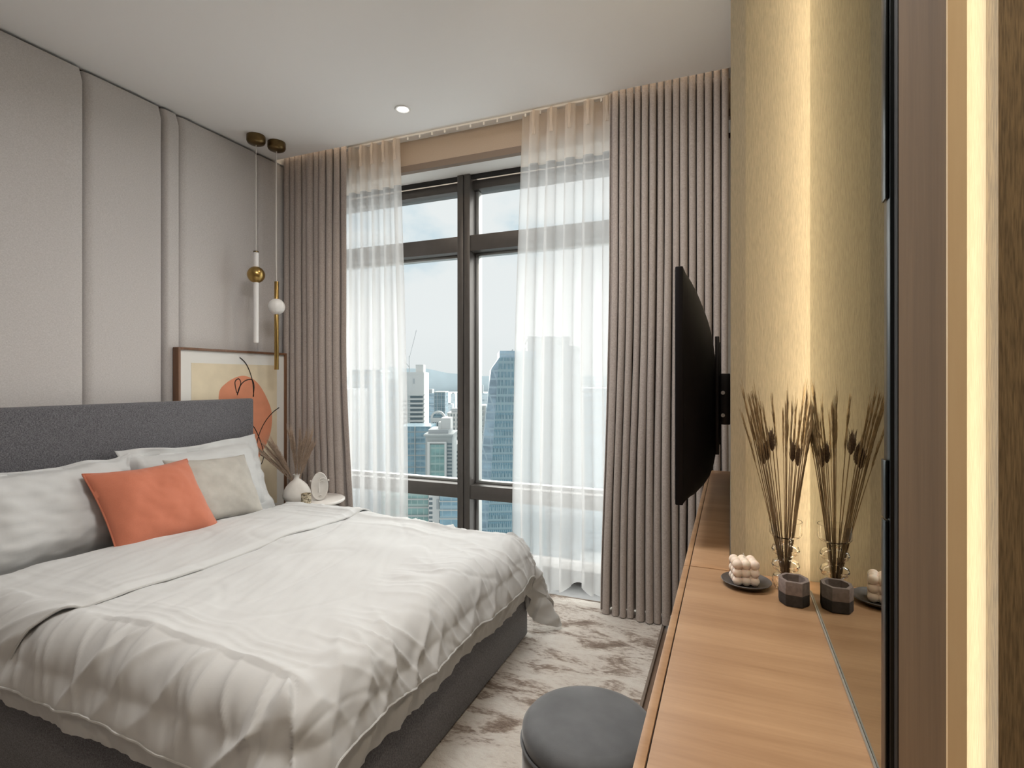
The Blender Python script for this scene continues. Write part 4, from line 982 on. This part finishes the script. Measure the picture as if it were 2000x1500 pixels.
m = MB(); ring = [(hw * 1.0 * math.cos(a), 1.0 * hw * 0.95 * math.sin(a)) for a in np.linspace(0, PI, 17)]; ri = [(0.72 * x_, 0.72 * z_) for x_, z_ in ring]
V = [(x_, y_, b.top + z_) for y_ in (0, 3) for x_, z_ in ring] + [(x_, y_, b.top + z_) for y_ in (0, 3) for x_, z_ in ri]
F = []
for i in range(16): F += [(i, i + 1, 34 + i + 1, 34 + i), (17 + i, 51 + i, 51 + i + 1, 17 + i + 1), (i, 17 + i, 17 + i + 1, i + 1), (34 + i, 34 + i + 1, 51 + i + 1, 51 + i)]
b.part('arch', c_white, m.add(V, F)); b.part('arch_glass', f_blue, MB().box(-hw * 0.72, hw * 0.72, 1, 2, b.top, b.top + hw * 0.5))
b.fins(c_dark, -hw * 0.6, hw * 0.6, b.top - 30, b.top - 3, 4, 1.0, 0.1)
b = Bld(831, 883, 852, 260, 22, 'pale office block with framed glass front and roof terrace')
hw = b.w / 2; b.body(c_slab); 
b.part('roof_slab', c_slab, MB().box(-hw - 0.8, hw + 0.6, -1, 22, b.top, b.top + 1.0)); b.part('roof_deck', c_grey, MB().box(-hw + 1, hw - 2, 2, 20, b.top + 1, b.top + 3))
b.part('front_glass', f_green, MB().box(-hw + 2.2, hw - 3.4, -0.4, 0, 0, b.top - 4)); 
b.part('front_column', c_white, MB().box(-hw + 1.0, -hw + 2.2, -0.9, 0, 0, b.top - 2.6)); b.part('front_column', c_white, MB().box(hw - 3.6, hw - 2.6, -0.9, 0, 0, b.top - 2.6)); b.part('front_beam', c_white, MB().box(-hw + 2.2, hw - 3.6, -0.9, 0, b.top - 3.4, b.top - 2.6))
b.bands(c_slab, -hw + 2.3, hw - 3.7, b.top - 45, b.top - 5, 1.7, 0.45, 0.1, y1=0.2); b.bands(c_dark, hw - 2.3, hw - 0.2, b.top - 45, b.top - 3, 1.7, 0.8, 0.1, y1=3, name='side_windows')
b.part('penthouse', c_white, MB().box(0.5, 5.2, 4, 14, b.top + 3, b.top + 8.5).box(-0.8, 0.6, 3.8, 9, b.top + 3, b.top + 6.5)); b.part('penthouse', c_slab, MB().box(hw - 5, hw - 2.6, 6, 14, b.top + 2, b.top + 4.5))
b = Bld(874, 905, 806, 400, 25, 'grey office tower with a window grid, partly behind the mullion'); b.body(f_grid); b.part('roof_block', c_grey, MB().box(-b.w * 0.3, b.w * 0.1, 3, 12, b.top, b.top + 3)); b.fins(c_white, -b.w / 2, b.w / 2, 0, b.top, 6, 0.7, 0.6)
b = Bld(879, 908, 868, 300, 20, 'white block with dark horizontal window stripes beside the mullion'); b.body(c_white); b.bands(c_dark, -b.w / 2 + 0.3, b.w / 2, b.top - 60, b.top - 3, 2.3, 1.1, 0.12, y1=2)
b = Bld(921, 948, 792, 300, 18, 'white residential tower between the mullion and the glass tower'); b.body(f_grid); b.fins(c_white, -b.w / 2, b.w / 2, 0, b.top, 4, 0.6, 0.7); b.bands(c_white, -b.w / 2, b.w / 2, b.top - 80, b.top, 3.2, 0.7, 0.5)
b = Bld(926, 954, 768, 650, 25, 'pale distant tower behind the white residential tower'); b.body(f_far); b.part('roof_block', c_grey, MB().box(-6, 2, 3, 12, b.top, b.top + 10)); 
b = Bld(1030, 1112, 657, 300, 30, 'broad grey tower seen through the right sheer curtain'); b.body(f_grey); b.part('roof_step', f_grey, MB().box(b.w / 2, b.w / 2 + 6.5, 4, 26, 0, b.top - 5)); b.bands(c_grey, -b.w / 2, b.w / 2, b.top - 60, b.top, 7.2, 0.9, 0.5)
b = Bld(1112, 1134, 728, 400, 30, 'lower grey tower seen through the right part of the sheer'); b.body(f_grey); b.bands(c_grey, -b.w / 2, b.w / 2, b.top - 40, b.top, 7.2, 0.9, 0.5)
b = Bld(1128, 1215, 758, 470, 30, 'wide low block seen through the right edge of the sheer'); b.body(f_pale); b.bands(c_grey, -b.w / 2, b.w / 2, b.top - 40, b.top, 7.2, 0.9, 0.5)
b = Bld(680, 742, 722, 380, 30, 'pale tower seen through the left sheer curtain'); b.body(f_pale); b.bands(c_slab, -b.w / 2, b.w / 2, b.top - 60, b.top, 7.2, 0.9, 0.5)
b = Bld(742, 779, 741, 430, 30, 'pale block seen through the left sheer near its inner edge'); b.body(f_pale); b.bands(c_slab, -b.w / 2, b.w / 2, b.top - 60, b.top, 7.2, 0.9, 0.5)
b = Bld(600, 690, 760, 300, 30, 'grey block behind the left blackout curtain'); b.body(f_grey); b.bands(c_grey, -b.w / 2, b.w / 2, b.top - 40, b.top, 7.2, 0.9, 0.5)
# nearer, lower roofs seen below the transom
b = Bld(745, 836, 948, 190, 8, 'green glass block low in the left pane'); b.body(f_green); b.bands(c_slab, -b.w / 2, b.w / 2, b.top - 40, b.top - 0.5, 2.9, 0.55, 0.3); b.part('roof_rail', c_white, MB().box(-b.w / 2, b.w / 2, 0.2, 0.4, b.top, b.top + 0.9))
b = Bld(837, 858, 952, 185, 14, 'narrow white tower low in the left pane'); b.body(c_white); b.bands(c_dark, -b.w / 2 + 0.2, -b.w / 2 + 1.3, b.top - 30, b.top - 2, 1.6, 0.9, 0.05, y1=1); b.part('niche', c_grey, MB().box(b.w / 2 - 1.0, b.w / 2 - 0.3, -0.2, 0, b.top - 7.5, b.top - 4))
b = Bld(859, 902, 958, 180, 20, 'blue glass block low beside the mullion'); b.body(f_blue); b.bands(c_slab, -b.w / 2, b.w / 2, b.top - 30, b.top - 0.5, 2.9, 0.4, 0.2)
# distant low-rise and the hills
rs = random.Random(12)
far_lab = 'small hazy block far away on the city horizon'
proto = None
for i in range(34):
    u = rs.uniform(640, 1240); t_ = rs.uniform(900, 2200); vt = 742 + rs.uniform(6, 60) * 900 / t_ + (8 if i % 3 else -10) * 500 / t_
    wpx = rs.uniform(5, 13)
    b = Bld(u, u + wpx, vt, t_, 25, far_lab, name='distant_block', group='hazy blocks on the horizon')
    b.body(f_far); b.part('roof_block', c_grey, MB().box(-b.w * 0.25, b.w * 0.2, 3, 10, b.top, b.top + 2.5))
m = MB(); nh = 90; prev = None; V = []; F = []
for i in range(nh):
    u = 420 + (1500 - 420) * i / (nh - 1)
    hgt = 8 + 16 * math.exp(-((u - 770) / 45) ** 2) + 9 * math.exp(-((u - 840) / 40) ** 2) + 6 * float(noise2(u / 60.0, 0.3, 3)) + 2 * float(noise2(u / 14.0, 0.3, 4))
    p = wpt(u, 7000); V += [(p.x, p.y, GROUND), (p.x, p.y, EYE + hgt / 1047 * 7000), (p.x * 1.25, p.y * 1.25, GROUND)]
for i in range(nh - 1): F += [(3 * i, 3 * i + 3, 3 * i + 4, 3 * i + 1), (3 * i + 1, 3 * i + 4, 3 * i + 5, 3 * i + 2)]
o = m.add(V, F).build('hill_range', M('hazy_hills', (0.50, 0.58, 0.62), 1.0, var=0.08, vscale=0.004), None, loc=(0, 6000, GROUND)); tag(o, 'low hazy blue hills along the horizon behind the city', 'hill')  # distance haze painted into the hill colour
